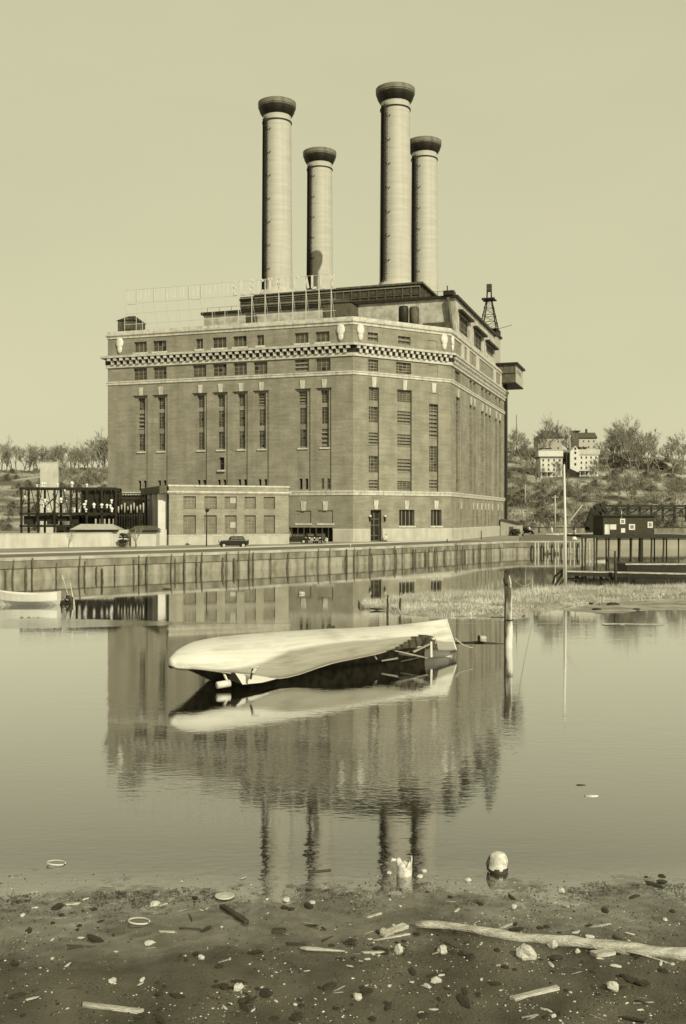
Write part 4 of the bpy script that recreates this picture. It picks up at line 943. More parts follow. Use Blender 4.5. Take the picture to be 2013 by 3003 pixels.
for k in range(26000):
    px = rr.uniform(1480, 2030) if rr.random() < .75 else rr.uniform(-20, 330); d = 350+rr.random()**1.2*260
    x = (px-CX)/FPX*d
    if fbm(x, d, .03) < -.02: continue
    z = hill_h(x, d); s_ = rr.uniform(.3,.9); p = Vector((x, d, z)); a = rr.uniform(0, pi)
    sv = Vector((cos(a), sin(a), 0))*.25; dv = Vector((rr.uniform(-.7,.7), rr.uniform(-.7,.7), rr.uniform(.7,2.2)))*s_
    mb.poly([p-sv, p+sv, p+dv])
tag(mb.build('underbrush', M['brush']), 'tangled dry underbrush covering the hillside', 'underbrush', kind='stuff')

# near trees by the white wall
def near(px, py, z=GZ): return gp(px, py, z)
p = near(400, 1607); t = make_tree('bare_tree', 3, 3.9, 'forked bare young tree in front of the white wall near the annex', loc=p, levels=4, spread=.7, twigs=3, tw=.03, trunk_r=.16, lim=(.5,.9))
p = near(202, 1607); t = make_tree('bare_tree', 8, 3.0, 'thin bare sapling in front of the white wall at far left', loc=p, levels=4, spread=.55, twigs=3, tw=.025, trunk_r=.07)
p = near(361, 1606); t = thing('clipped_evergreen', 'dark evergreen clipped in tiers in front of the white wall', 'tree', p)
mb = MB(); mb.tube([(0,0,0),(0.05,0,2.2)], .09, 7); mb.build('trunk', M['bark'], t)
mb = MB(); rr = random.Random(5)
for cx_, cz_, rx_, rz_, n in ((-.15,.55,1.0,.55,700),(.0,1.0,.95,.25,500),(.1,1.55,.8,.12,400),(.05,1.95,.62,.25,400)):
    for k in range(n):
        u_ = Vector((rr.gauss(0,1),rr.gauss(0,1),rr.gauss(0,1))).normalized()*(rr.random()**.4); q = Vector((cx_+u_.x*rx_, u_.y*rx_, cz_+u_.z*rz_))
        s_ = Vector((rr.uniform(-1,1),rr.uniform(-1,1),rr.uniform(-1,1)))*.07; mb.poly([q-s_, q+s_, q+Vector((rr.uniform(-.12,.12),rr.uniform(-.12,.12),.12))])
mb.build('crown', M['leaf'], t)
for (px, py, s_, lb) in ((655,1593,1.5,'dark rounded shrub behind the left black sedan'),(752,1592,1.6,'dark bushy shrub at the annex wall between the parked cars'),(818,1591,.8,'low dark shrub by the right corner of the annex')):
    o = bush_mesh(int(px), M['leaf'], 900).build('shrub', M['leaf']); o.location = near(px, py); o.scale = (s_*.9, s_*.9, s_); tag(o, lb, 'shrub')

# ------------------------------------------------------------------ hillside houses
def house(px0, px1, ybase, ytop, d, dep, label, mt, roof='gable', wins_=(3,4), rz=0.0, name='house', roofm=None, chim=(), roofh=3.0, wy0=.12):
    x0, _, z0 = at(px0, ybase, d); x1 = at(px1, ybase, d)[0]; zt = at(px0, ytop, d)[2]; W_ = x1-x0; hh = zt-z0
    t = thing(name, label, 'house', (x0, d, z0), rz)
    mb = MB(); mb.box(0, W_, 0, dep, -6, hh, mt); mb.build('wall', None, t)
    rm = roofm or M['roofing']; mb = MB(); e = .6
    if roof == 'gable': mb.prism([(-e,hh),(W_+e,hh),(W_/2,hh+roofh)], -e, dep+e, rm)
    elif roof == 'side': mb.hexa([(-e,-e,hh),(W_+e,-e,hh),(W_+e,dep+e,hh),(-e,dep+e,hh),(-e,dep/2-.1,hh+roofh),(W_+e,dep/2-.1,hh+roofh),(W_+e,dep/2+.1,hh+roofh),(-e,dep/2+.1,hh+roofh)], rm)
    elif roof == 'hip': mb.hexa([(-e,-e,hh),(W_+e,-e,hh),(W_+e,dep+e,hh),(-e,dep+e,hh),(W_*.35,dep*.4,hh+roofh),(W_*.65,dep*.4,hh+roofh),(W_*.65,dep*.6,hh+roofh),(W_*.35,dep*.6,hh+roofh)], rm)
    else: mb.box(-e, W_+e, -e, dep+e, hh, hh+roofh, rm)
    r_ = mb.build('roof', None, t)
    for cx_, cy_, ch in chim: mb = MB(); mb.box(W_*cx_-.5, W_*cx_+.5, cy_, cy_+1, hh, hh+ch, M['brown']); mb.build('chimney', None, r_)
    mb = MB(); mb.box(-.25, W_+.25, -.3, .0, hh-.45, hh-.02, M['white'] if mt is M['white'] else M['brown']); mb.build('cornice', None, t)
    mb = MB(); mb.box(-.1, W_*.55, -2.2, -.02, hh*.30, hh*.33, M['sheet']); [mb.box(xx, xx+.2, -2.2, -2.0, -3, hh*.30, mt) for xx in (0, W_*.25, W_*.5)]; mb.build('porch', None, t)
    nx, nz = wins_
    for i in range(nx):
        for j in range(nz):
            x = W_*(i+.5)/nx; z = hh*(wy0+(j+.35)/nz*(.96-wy0)); mb = MB(); mb.box(x-.38, x+.38, -.06, .02, z, z+1.1, M['glass']); mb.box(x-.6, x+.6, -.12, -.061, z-.15, z, M['white']); mb.build('window', None, t)
    return t
h1 = house(1586, 1650, 1406, 1342, 490, 12, 'left white tenement house on the slope with a flat overhanging top storey', M['white'], 'flat', (4,4), roofh=.5, roofm=M['louver'])
mb = MB(); hh = (1406-1342)/FPX*490; W_ = (1650-1586)/FPX*490; mb.box(-1.0, W_+.3, -.5, 11, hh+.55, hh+3.4, M['white']); mb.hexa([(-1.5,-.6,hh+3.41),(W_+.6,-.6,hh+3.41),(W_+.6,11.5,hh+3.41),(-1.5,11.5,hh+3.41),(2,4,hh+4.3),(W_-2,4,hh+4.3),(W_-2,7,hh+4.3),(2,7,hh+4.3)], M['galv']); mb.build('top_storey', None, h1)
h2_ = house(1699, 1756, 1405, 1332, 488, 13, 'right white tenement house on the slope with a projecting gabled wing', M['white'], 'flat', (4,4), roofh=.4, roofm=M['white'])
mb = MB(); hh = (1405-1332)/FPX*488; mb.box(-.6, 9.9, -.7, 12, hh+.41, hh+2.3, M['whitewall']); mb.build('attic', None, h2_)
mb = MB(); mb.prism([(-4.4,5),(-.01,3),(-.01,hh+1.5),(-1.8,hh+4.0),(-4.4,hh+1.2)], -.8, 9, M['white']); wing = mb.build('gable_wing', None, h2_)
for z in (6.5, 9.3, 12, 14): mb = MB(); mb.box(-2.4, -1.5, -.86, -.801, z, z+1.2, M['glass_d']); mb.build('window', None, wing)
mb = MB(); mb.box(-5.9, -4.41, 1, 9, -3, hh+1.0, M['brown']); mb.box(-5.9,-.02,-.6,9,-3,4.9,M['dark']); mb.build('shaded_side', None, h2_)  # dark side blocks: shade of the left side put into colour
house(1578, 1650, 1330, 1283, 560, 12, 'dark-roofed hilltop villa behind the left white house, with tall porch columns', M['sheetlight'], 'hip', (3,2), roofh=4.2, roofm=M['sheet'], chim=((.85,5,6.5),))
house(1690, 1750, 1325, 1284, 575, 12, 'dim hilltop villa with a square cupola behind the right white house', M['galv'], 'side', (4,2), roofh=3.5, roofm=M['sheet'], chim=((.62,5,5.5),))
cp = at(1680, 1284, 574); t = thing('belvedere_tower', 'square belvedere tower with flat cap on the hilltop behind the right white house', 'tower', cp)
mb = MB(); mb.box(0,3.6,0,3.6,-9,3.6,M['sheet']); mb.build('wall', None, t); mb = MB(); mb.box(-.8,4.4,-.8,4.4,3.61,4.1,M['dark']); mb.build('roof', None, t)
house(1905, 1950, 1395, 1360, 520, 9, 'small dark cottage among trees at the right edge of the hill', M['brown'], 'gable', (2,2), roofh=2.5)
# poles on the far shore
def pole(px, ybase, ytop, d, r, label, arms=True, mt='galv', name='utility_pole', z=None):
    x, y, zb = at(px, ybase, d); zt = at(px, ytop, d)[2]; t = thing(name, label, 'pole', (x, y, zb))
    mb = MB(); mb.tube([(0,0,-1),(0,0,zt-zb)], [r, r*.7], 8, M[mt]); mb.build('shaft', None, t, True)
    if arms: mb = MB(); mb.bar((-1.1,0,zt-zb-.6),(1.1,0,zt-zb-.6),.14,.14,M[mt]); mb.build('crossarm', None, t)
    return t
pole(1629, 1545, 1452, 300, .26, 'pale utility pole standing behind the pier left of the white mast')
pole(1515.5, 1330, 1216, 545, .3, 'tall thin pole on the skyline nearest the power station', False, 'bark')
pole(1542, 1470, 1420, 400, .2, 'short pale pole low on the slope beside the power station', False)
pole(1637.5, 1283, 1230, 560, .25, 'slim roof-top pole beside the chimney of the dark villa', False, 'bark')
for i, (px, yb, yt, d) in enumerate(((1505,1527,1512,330),(1566,1524,1512,345),(1553,1548,1530,300),(1619,1546,1529,300),(1689,1526,1513,340),(1687,1547,1530,300))):
    x, y, z = at(px, yb, d); mb = MB(); hh = (yb-yt)/FPX*d; mb.lathe((0,0,0), [(.0,0),(.38,0),(.34,hh*.8),(.2,hh),(0,hh)], 10); zz = max(z, GZ)
    mb.f and mb.build('marker_post', M['white'], None, True, loc=(x, y, GZ if y < 320 else hill_h(x, y)-.1))
    tag(COL.objects[-1] if False else bpy.data.objects[[o.name for o in bpy.data.objects if o.name.startswith('marker_post')][-1]], 'stout white marker post on the far shore behind the pier', 'post', 'white marker posts on the far shore')
ob_ = thing('far_embankment', 'long low dark embankment wall behind the pier at the foot of the hill', 'wall', (44, 306, GZ))
mb = MB(); mb.box(0, 150, 0, 1, 0, 1.5, M['fascia']); mb.build('wall_panel', None, ob_); mb = MB(); mb.box(0, 150, -.1, 1.1, 1.51, 1.7, M['brown']); mb.build('coping', None, ob_)
# pulled-up white rowing boats beyond the apron
def rowboat(loc, L_, rz, label, mt=M['white'], group=None, tilt=0, name='rowing_boat'):
    t = thing(name, label, 'boat', loc, rz, group); mb = MB(); n = 10; sec = []
    for i in range(n+1):
        u = i/n; w_ = .28*L_*max(.02, sin(pi*min(1, u*.85+.15))**.7 if u < 1 else .02)/1.6; hh = .11*L_*(1+.4*(abs(u-.45)*1.6)**2)
        sec.append([(u*L_, -w_, hh), (u*L_, -w_*.85, hh*.4), (u*L_, -w_*.35, .02), (u*L_, w_*.35, .02), (u*L_, w_*.85, hh*.4), (u*L_, w_, hh)])
    for a, b in zip(sec, sec[1:]):
        for k in range(5): mb.poly([a[k], b[k], b[k+1], a[k+1]], mt)
    mb.poly(sec[0], mt); o = mb.build('hull', None, t, False); so_ = o.modifiers.new('s', 'SOLIDIFY'); so_.thickness = .04
    for u in (.3, .6): mb = MB(); w_ = .13*L_; mb.box(u*L_-.12, u*L_+.12, -w_, w_, .07*L_, .07*L_+.03, M['drift']); mb.build('thwart', None, t)
    return t
for i, (px, d) in enumerate(((1600,262),(1622,268),(1642,262),(1665,258))):
    x = (px-CX)/FPX*d; rowboat((x, d, GZ+.02), 3.6, .2*i, 'small white rowing boat pulled up beyond the dark apron', group='rowing boats beyond the apron')
rowboat(((1684-CX)/FPX*236, 236, GZ), 7.5, .05, 'long pale open boat lying beside the boathouse', name='open_boat')
# mooring post with white base
x, y, _ = near(1685, 1582); t = thing('beacon_post', 'thin post with dark head and white cone base at the end of the apron', 'post', (x, y, GZ))
mb = MB(); mb.lathe((0,0,0), [(0,0),(.7,0),(.6,.15),(.2,.8),(0,.9)], 12, M['white']); mb.build('base', None, t, True)
mb = MB(); mb.tube([(0,0,.8),(0,0,2.6)], .06, 6, M['dark']); mb.box(-.25,.25,-.25,.25,2.0,2.6,M['dark']); mb.build('shaft', None, t)

# ------------------------------------------------------------------ boathouse on piles, right
D = 172.0; kx = D/FPX
hx, _, hz = at(1770, 1569, D)
t = thing('boathouse', 'dark timber boathouse with white door and white framed windows on the pier', 'boathouse', (hx, D, hz))
Wh = 150*kx; Hh = (1569-1514)*kx
mb = MB(); mb.box(0, Wh, 0, 7, 0, Hh, M['brown']); mb.build('wall', None, t)
mb = MB(); mb.box(-.25, Wh+.3, -.35, 7.3, Hh, Hh+.28, M['dark']); mb.build('roof', None, t)
def hw(x0, x1, y0, y1): return ((x0-1770)*kx, (x1-1770)*kx, (1569-y1)*kx, (1569-y0)*kx)
for q, kind_ in (((1845,1863,1537,1554),'w'),((1819,1834,1521,1537),'w'),((1822,1834,1549,1562),'h'),((1774,1788,1538,1567),'d'),((1790,1808,1538,1553),'h'),((1900,1915,1530,1548),'w')):
    a, b, c, e = hw(*q); mb = MB()
    if kind_ == 'w':
        mb.box(a, b, -.10, -.003, c, e, M['white']); nm = 'window'; f_ = (b-a)*.22; g_ = (e-c)*.2; ww_ = (b-a-2*f_)/2; wh_ = (e-c-2*g_)/2
        for i in (0,1):
            for j in (0,1): mb.box(a+f_+i*ww_+.03, a+f_+(i+1)*ww_-.03, -.12, -.101, c+g_+j*wh_+.03, c+g_+(j+1)*wh_-.03, M['glass_d'])
    elif kind_ == 'd':
        mb.box(a, b, -.10, -.003, c, e, M['white']); mb.box(b-.25, b-.18, -.13, -.101, c, e, M['sheetlight']); nm = 'door'
    else: mb.box(a, b, -.09, -.003, c, e, M['white']); nm = 'shutter'
    mb.build(nm, None, t)
mb = MB(); mb.tube([(3.0,1,Hh),(3.0,1,Hh+.3)], .12, 8, M['galv']); mb.tube([(hw(1823,1825,1500,1520)[0],-.2,Hh-.2),(hw(1823,1825,1500,1520)[0],-.2,Hh+.9)], .06, 6, M['white']); mb.build('stove_pipe', None, t)
px0 = at(1700, 1569, D)[0]
t = thing('pier_deck', 'long dark plank pier carrying the boathouse on timber legs', 'pier', (px0, D-1.5, hz))
mb = MB(); mb.box(0, 330*kx, 0, 12, -.35, -.02, M['brown']); mb.box(0, 330*kx, -.12, 0, -.5, .02, M['dark']); mb.build('deck', None, t)
for px in (1712,1745,1780,1812,1846,1873,1905,1940): 
    mb = MB(); x = (px-1700)*kx; r_ = .36 if px == 1873 else .16; mb.tube([(x,.4,-5),(x+.1,.4,-.36)], r_, 8, M['dark'] if px == 1873 else M['brown']); mb.build('pier_leg', None, t)
mb = MB()
for k in range(9): x = 1.5+k*2.1; mb.tube([(x,6,-5),(x,6,-.4)], .13, 7, M['brown']); mb.build('pier_leg', None, t) if k == 8 else None
# coal conveyor arm behind the boathouse
D2 = 186.0; k2 = D2/FPX; t = thing('conveyor_arm', 'black curved conveyor arm and truss rising behind the boathouse', 'conveyor', (*at(1728, 1548, D2)[:2], GZ))
q = lambda px, py: ((px-1728)*k2, 0, H+(HOR-py)*k2-GZ)
mb = MB(); pts = [(1722,1545),(1733,1527),(1742,1512),(1750,1498),(1762,1489),(1775,1486)]
for (a, b), wd_ in zip(zip(pts, pts[1:]), (.9,1.2,1.5,1.5,1.3)): 
    A_, B_ = q(*a), q(*b); mb.bar(A_, B_, 1.6, wd_*1.25)
for (a, b) in (((1722,1545),(1727,1560)),((1742,1545),(1748,1500))): A_, B_ = q(*a), q(*b); mb.bar(A_, B_, .5, .9)
mb.bar(q(1735,1515), q(1740,1560), .8, 1.3)
mb.build('boom', M['dark'], t)
mb = MB(); mb.bar(q(1768,1484), q(2040,1484), 1.2, .42); mb.bar(q(1768,1492), q(2040,1492), .9, .25); mb.bar(q(1770,1512), q(2040,1513), 1.0, .2)
for i in range(9):
    a = 1775+i*34; mb.bar(q(a,1484), q(a,1530), .3, .35); mb.bar(q(a,1510), q(a+34,1488), .2, .22)
mb.build('truss', M['dark'], t)

# ------------------------------------------------------------------ jetty, mast, scow near the marsh
DJ = 101.0; kj = DJ/FPX; jx, _, jz = at(1664, 1677, DJ)
t = thing('jetty', 'dark narrow jetty on legs ending behind the white mast', 'jetty', (jx, DJ, 0))
mb = MB(); jl = 175*kj; Z_ = lambda py: H+(HOR-py)*kj
mb.hexa([(0,0,Z_(1688)),(jl,0,Z_(1694)),(jl,1.6,Z_(1694)),(0,1.6,Z_(1688)),(0,0,Z_(1678)),(jl,0,Z_(1684)),(jl,1.6,Z_(1684)),(0,1.6,Z_(1678))], M['dark'])
mb.hexa([(-.1,-.05,Z_(1677.6)),(13.5,-.05,Z_(1686)),(13.5,1.7,Z_(1686)),(-.1,1.7,Z_(1677.6)),(-.1,-.05,Z_(1675.4)),(13.5,-.05,Z_(1683.6)),(13.5,1.7,Z_(1683.6)),(-.1,1.7,Z_(1675.4))], M['drift'])
mb.build('deck', None, t)
for (px, w_, y0) in ((1700,.34,1712),(1771,.24,1722),(1806,.42,1722)): mb = MB(); x = (px-1664)*kj; mb.tube([(x,.6,-.5),(x-.12,.6,Z_(1688))], w_/2*1.2, 8, M['dark']); mb.build('jetty_leg', None, t)
mb = MB(); mb.bar((.2,.5,Z_(1699)), (1.6,.5,Z_(1698)), .2, .22, M['dark'])
for a, b in (((1628,1722),(1652,1683)),((1640,1722),(1664,1690)),((1622,1718),(1630,1690)),((1630,1690),(1655,1670)),((1655,1670),(1664,1680)),((1726,1712),(1720,1690)),((1716,1712),(1714,1692)),((1656,1708),(1660,1700))):
    A_ = ((a[0]-1664)*kj, .3, Z_(a[1])); B_ = ((b[0]-1664)*kj, .3, Z_(b[1])); mb.tube([A_, B_], .11, 6, M['dark'])
mb.box((1650-1664)*kj, 0, 0, 1.2, Z_(1682), Z_(1672), M['dark'])
mb.build('landing_trestle', None, t)
t = thing('moored_scow', 'black moored scow with pale deck edge at the right end of the jetty', 'scow', (*at(1838, 1700, 106)[:2], 0)); ks_ = 106/FPX
mb = MB(); Lb = 190*ks_; mb.flat([(0,0),(Lb,0),(Lb,5),(0,5)], -.3, 7.1-(1654-HOR)*ks_, M['dark']); mb.build('hull', None, t, bevel=.08)
mb = MB(); z_ = 7.1-(1654-HOR)*ks_; mb.box(-.1, Lb+.1, -.12, .05, z_-.1, z_+.06, M['drift']); mb.build('deck_edge', None, t)
mb = MB(); mb.box(-.4, Lb, -4.6, -3.2, -.1, 7.1-(1690-HOR)*ks_, M['dark']); mb.build('fender_boards', None, t)
x, y, z = gp(1815, 1722, .2); o = pile_mesh(0, .2, 71, M['brown']); t = MB(); t.tube([(0,0,-1),(.05,0,2.2),(-.02,0,Z_(1615))], [.16,.15,.09], 7, M['brown'])
o = t.build('mooring_pole', None, None, True); o.location = ((1808-CX)/FPX*100, 100.4, 0); tag(o, 'tall thin dark pole rising beside the jetty', 'pole')
D3 = 99.0; k3 = D3/FPX; x, y, z = at(1659, 1712, D3)
t = thing('white_mast', 'tall white flag mast rising from the marsh grass beside the jetty', 'mast', (x, y, z))
mb = MB(); hm = (1712-1362)*k3; mb.tube([(0,0,-.5),(-.02,0,hm*.5),(-.12,0,hm)], [.17,.13,.085], 10, M['white']); mb.build('pole', None, t, True)
mb = MB(); mb.lathe((-.12,0,hm), [(0,.25),(.1,.2),(.1,.05),(.05,0)], 8, M['dark']); mb.build('truck', None, t)
mb = MB(); mb.tube([(.05,.1,(1712-1545)*k3),(.95,.2,(1712-1510)*k3),(1.75,.3,(1712-1480)*k3)], [.06,.06,.04], 7, M['galv']); mb.build('gaff', None, t, True)
mb = MB(); mb.tube([(-.15,0,.5),(-.15,0,(1712-1600)*k3),(-.1,0,(1712-1500)*k3)], [.07,.06,.05], 6, M['galv']); mb.build('halyard', None, t)

# ------------------------------------------------------------------ marsh
up = [(1050,1780),(1120,1768),(1200,1750),(1300,1742),(1400,1738),(1500,1738),(1600,1724),(1700,1722),(1883,1724),(2060,1724)]
lo = [(1052,1783),(1120,1790),(1200,1806),(1300,1808),(1400,1812),(1480,1812),(1560,1806),(1640,1786),(1760,1764),(1883,1757),(2060,1752)]
def interp(tb, x):
    for (a, b), (c, e) in zip(tb, tb[1:]):
        if a <= x <= c: return b+(e-b)*(x-a)/(c-a)
    return tb[-1][1]
mb = MB(); NX, NY = 150, 16
for i in range(NX+1):
    px = 1050+i*(1010/NX)
    for j in range(NY+1):
        v = j/NY; py = interp(lo, px)+(interp(up, px)-interp(lo, px))*v; x, y, _ = gp(px, py)
        y += .8*fbm(x, v*3, .9)*min(1, 1)
        z = .34*(1-abs(2*v-1)**3)+.10*fbm(x, y, .8)-.03; mb.v.append((x, y, z))
for i in range(NX):
    for j in range(NY):
        a = i*(NY+1)+j; mb.f.append((a, a+NY+1, a+NY+2, a+1)); mb.m.append(0)
tag(mb.build('marsh_bank', M['marshmud'], smooth=True), kind='structure')
mb = MB(); rr = random.Random(9)
for k in range(36000):
    px = rr.uniform(1065, 2050); v = rr.uniform(.02, 1)
    if px < 1180 and rr.random() < .5: continue
    py = interp(lo, px)+(interp(up, px)-interp(lo, px))*v; x, y, _ = gp(px, py)
    if fbm(x, y, .35) < -.28 and v < .6: continue
    hh = rr.uniform(.15,.5)*(.55+.6*v)*(1+.5*fbm(x, y, .5)); hh *= (1.7 if rr.random() < .03 else 1)
    z = .34*(1-abs(2*v-1)**3)-.05; a = rr.uniform(0, pi); sv = Vector((cos(a), sin(a), 0))*rr.uniform(.012,.03)
    p_ = Vector((x, y, z)); dv = Vector((rr.uniform(-.4,.4)*hh, rr.uniform(-.4,.4)*hh, hh)); mb.poly([p_-sv, p_+sv, p_+dv])
tag(mb.build('marsh_grass', M['grass']), 'pale dry marsh grass on the low bank', 'grass', kind='stuff')
# wet mud spit at the right
mb = MB(); ring = [(1640,1790),(1760,1768),(1883,1760),(2060,1755),(2060,1792),(1883,1800),(1800,1806),(1720,1806)]
NX = 60
for i in range(NX+1):
    px = 1640+i*7
    a = interp([(1640,1788),(1760,1768),(1883,1760),(2060,1755)], px); b = interp([(1640,1790),(1720,1800),(1800,1800),(1883,1794),(2060,1790)], px)
    for j in range(7):
        v = j/6; x, y, _ = gp(px, a+(b-a)*v); mb.v.append((x, y, .06*sin(pi*v)+.04*fbm(x, y, 1.0)-.01))
for i in range(NX):
    for j in range(6): a = i*7+j; mb.f.append((a, a+7, a+8, a+1)); mb.m.append(0)
tag(mb.build('mud_spit', M['marshmud'], smooth=True), kind='structure')

# ------------------------------------------------------------------ posts in the water
def rough_post(px, ybase, ytop, w_, label, mt, lean=0, seed=1, name='wooden_post'):
    x, y, _ = gp(px, ybase); h_ = (ybase-ytop)*y/FPX; rr = random.Random(seed); mb = MB(); n = 9
    pts = [(lean*i/n+rr.uniform(-.02,.02), rr.uniform(-.02,.02), -.6+(h_+.6)*i/n) for i in range(n+1)]
    mb.tube(pts, [w_/2*(1.08-.25*i/n)*(1+rr.uniform(-.08,.08)) for i in range(n+1)], 10, mt)
    return x, y, h_, mb
x, y, h_, mb = rough_post(1493, 1900, 1722, .40, '', M['postwood'], 0, 4)
t = thing('mooring_post', 'thick bleached mooring post with split dark top right of the wrecked hull', 'post', (x, y, 0))
mb.build('shaft', None, t, True)
mb = MB(); kk = y/FPX
mb.tube([(-.19,0,-.5),(-.2,-.02,1.5),(-.16,0,2.6),(-.2,0,(1900-1680)*kk)], [.06,.07,.08,.06], 7, M['wetwood']); mb.tube([(-.13,0,3.4),(-.2,.0,3.75),(-.1,0,(1900-1688)*kk)], [.11,.13,.04], 7, M['wetwood'])
mb.tube([(.02,0,3.1),(.1,0,3.5),(.02,0,3.95)], [.1,.06,.03], 6, M['bleached']); mb.build('split_stake', None, t, True)
mb = MB(); mb.lathe((0,0,1.52), [(.23,-.03),(.235,0),(.23,.03)], 10, M['dark']); mb.build('iron_band', None, t)
x, y, h_, mb = rough_post(1137, 1806, 1746, .17, '', M['wetwood'], .02, 6); o = mb.build('mooring_post', None, None, True); o.location = (x, y, 0); tag(o, 'slim dark post standing in the water at the left tip of the marsh', 'post')
x, y, h_, mb = rough_post(1172, 1796, 1754, .2, '', M['wetwood'], .08, 7); o = mb.build('mooring_post', None, None, True); o.location = (x, y, 0); tag(o, 'short dark stump with a pale side just right of the slim post', 'post')
x, y, h_, mb = rough_post(1155, 1793, 1781, .4, '', M['wetwood'], .3, 8); o = mb.build('tree_stump', None, None, True); o.location = (x, y, -.1); tag(o, 'low dark stump between the two posts at the marsh tip', 'stump')
x, y, _ = gp(1120, 1790); mb = MB(); mb.tube([(-.9,.1,.15),(-.2,0,.08),(.5,-.1,.05)], [.05,.1,.08], 6, M['wetwood']); o = mb.build('driftwood_branch', None, None, True, loc=(x, y, 0)); tag(o, 'dark driftwood branch lying against the slim post at the marsh tip', 'driftwood')
x, y, h_, mb = rough_post(300, 1706, 1668, .3, '', M['wetwood'], -.05, 9); o = mb.build('mooring_post', None, None, True); o.location = (x, y, 0); tag(o, 'short thick black stub of a pile in the water off the left quay', 'post')
x, y, h_, mb = rough_post(1562, 1722, 1695, .1, '', M['bleached'], 0, 10); o = mb.build('wooden_stake', None, None, True); o.location = (x, y, 0); tag(o, 'thin pale stake in the marsh right of the thick mooring post', 'stake')
mb = MB(); A_ = Vector(at(1510, 1704, 54.9)); B_ = Vector(at(1562, 1703, 85)); pts = [A_.lerp(B_, i/8)-Vector((0,0,.35*sin(pi*i/8))) for i in range(9)]; mb.tube(pts, .015, 5, M['rope'], cap=False)
tag(mb.build('mooring_line'), 'thin pale line strung from the thick mooring post to the stake', 'rope')
# leaning poles and boat at far left
t = thing('leaning_poles', 'bundle of two thin poles leaning out of the water at far left', 'poles', gp(207, 1770)); yy = t.location.y; kk = yy/FPX
mb = MB(); mb.tube([((182-207)*kk,0,(1770-1687)*kk),(0,0,0),(.15,0,-.4)], [.03,.06,.06], 7, M['postwood']); mb.build('pole', None, t, True)
mb = MB(); mb.tube([((204-207)*kk,.2,(1770-1711)*kk),(.25,.1,.1),(.3,0,-.4)], [.03,.07,.07], 7, M['bleached']); mb.build('pole', None, t, True)
mb = MB(); mb.tube([((195-207)*kk,0,.6),(.05,0,.4),(.1,0,-.2)], [.16,.22,.12], 7, M['wetwood']); mb.build('root_clump', None, t, True)
t = rowboat((gp(172,1774)[0], gp(172,1774)[1], 0), 5.2, pi-.06, 'white boat lying at the left edge of the water', name='white_boat'); t.scale = (1,1,1.6)
x, y, _ = gp(190, 1768); mb = MB(); rr = random.Random(15)
for k in range(12):
    a = Vector((rr.uniform(-1.0,.4), rr.uniform(-.4,.4), rr.uniform(0,.15))); mb.tube([a, a+Vector((rr.uniform(-.5,.5), rr.uniform(-.2,.2), rr.uniform(0,.5)))], .035, 5, M['wetwood'])
tag(mb.build('brushwood_tangle', None, None, False, loc=(x, y, 0)), 'dark tangle of branches between the white boat and the leaning poles', 'branches')

# ------------------------------------------------------------------ wrecked hull
HU = thing('wrecked_hull', 'long white wooden boat hull capsized on its side with broken planks at its right end', 'shipwreck', (-1, 46.5, 0)); 
Lp, Rp = Vector(((500-CX)/FPX*41.5, 41.5, 0)), Vector(((1336-CX)/FPX*52.3, 52.3, 0)); ax = (Rp-Lp); axl = ax.length; ax.normalize(); nrm = Vector((ax.y, -ax.x, 0))
YT = [(480,1936),(500,1931),(508,1919),(522,1906),(545,1893),(570,1882),(605,1874),(640,1868),(700,1862),(770,1856),(830,1852),(900,1848),(960,1844),(1030,1842),(1100,1838),(1150,1834),(1200,1829),(1250,1823),(1290,1818),(1316,1815),(1400,1810)]
YE = [(480,1945),(500,1950),(515,1960),(545,1963),(570,1960),(605,1965),(640,1970),(700,1978),(770,1988),(830,1990),(880,1978),(930,1960),(980,1944),(1030,1934),(1100,1920),(1150,1906),(1200,1897),(1250,1900),(1290,1908),(1320,1908),(1400,1902)]
Rp = Vector(((1334-CX)/FPX*51.9, 51.9, 0)); ax = (Rp-Lp); axl = ax.length; ax.normalize(); nrm = Vector((ax.y, -ax.x, 0))
def tab(T, x):
    x = min(max(x, T[0][0]), T[-1][0]-.001)
    for (a, b), (c, e) in zip(T, T[1:]):
        if a <= x <= c: return b+(e-b)*(x-a)/(c-a)
NJ = 31; secs = []; NS = 60
for i in range(NS+1):
    u = (i/NS)**1.15; c = Lp+ax*(u*axl)
    full = max(.03, min(1, (u/.16)))**.6 if u < .16 else max(.12, 1-.84*max(0, (u-.45)/.55)**1.4)
    wb = 1.45*full
    pc = c+nrm*(-.34*wb); pe = c+nrm*(.93*wb)
    zt = H+(HOR-tab(YT, CX+FPX*pc.x/pc.y))/FPX*pc.y; ze = max(-.2, H+(HOR-tab(YE, CX+FPX*pe.x/pe.y))/FPX*pe.y)
    if ze > zt-.1: ze = zt-.1
    q_ = min(1, u/.22); zk = ze*(1-q_*q_)+(-.4)*q_*q_
    row = []
    for j in range(NJ):
        t_ = j/(NJ-1.0)
        if t_ < .45: a = t_/.45; n_ = -wb*(1-.66*a**1.6); z_ = zk+(zt-zk)*sin(a*pi/2)
        else: a = (t_-.45)/.55; n_ = wb*(-.34+1.28*sin(a*pi/2*1.10)); z_ = zt-(zt-ze)*(1-cos(a*pi/2))**.92
        if t_ >= .45 and u > .78:      # the side flattens to the straight stem
            w_ = min(1, (u-.78)/.2); w_ = w_*w_*(3-2*w_); a = (t_-.45)/.55; n_ += (wb*(-.34+1.27*a)-n_)*w_; z_ += (zt+(ze-zt)*a-z_)*w_
        rk = max(0, (u-.86)/.14)**1.5*.42*max(0, min(1, (z_-ze)/max(.05, zt-ze)))
        row.append(c-ax*rk+nrm*n_+Vector((0,0,z_)))
    secs.append((u, row, zt, ze, c, wb))
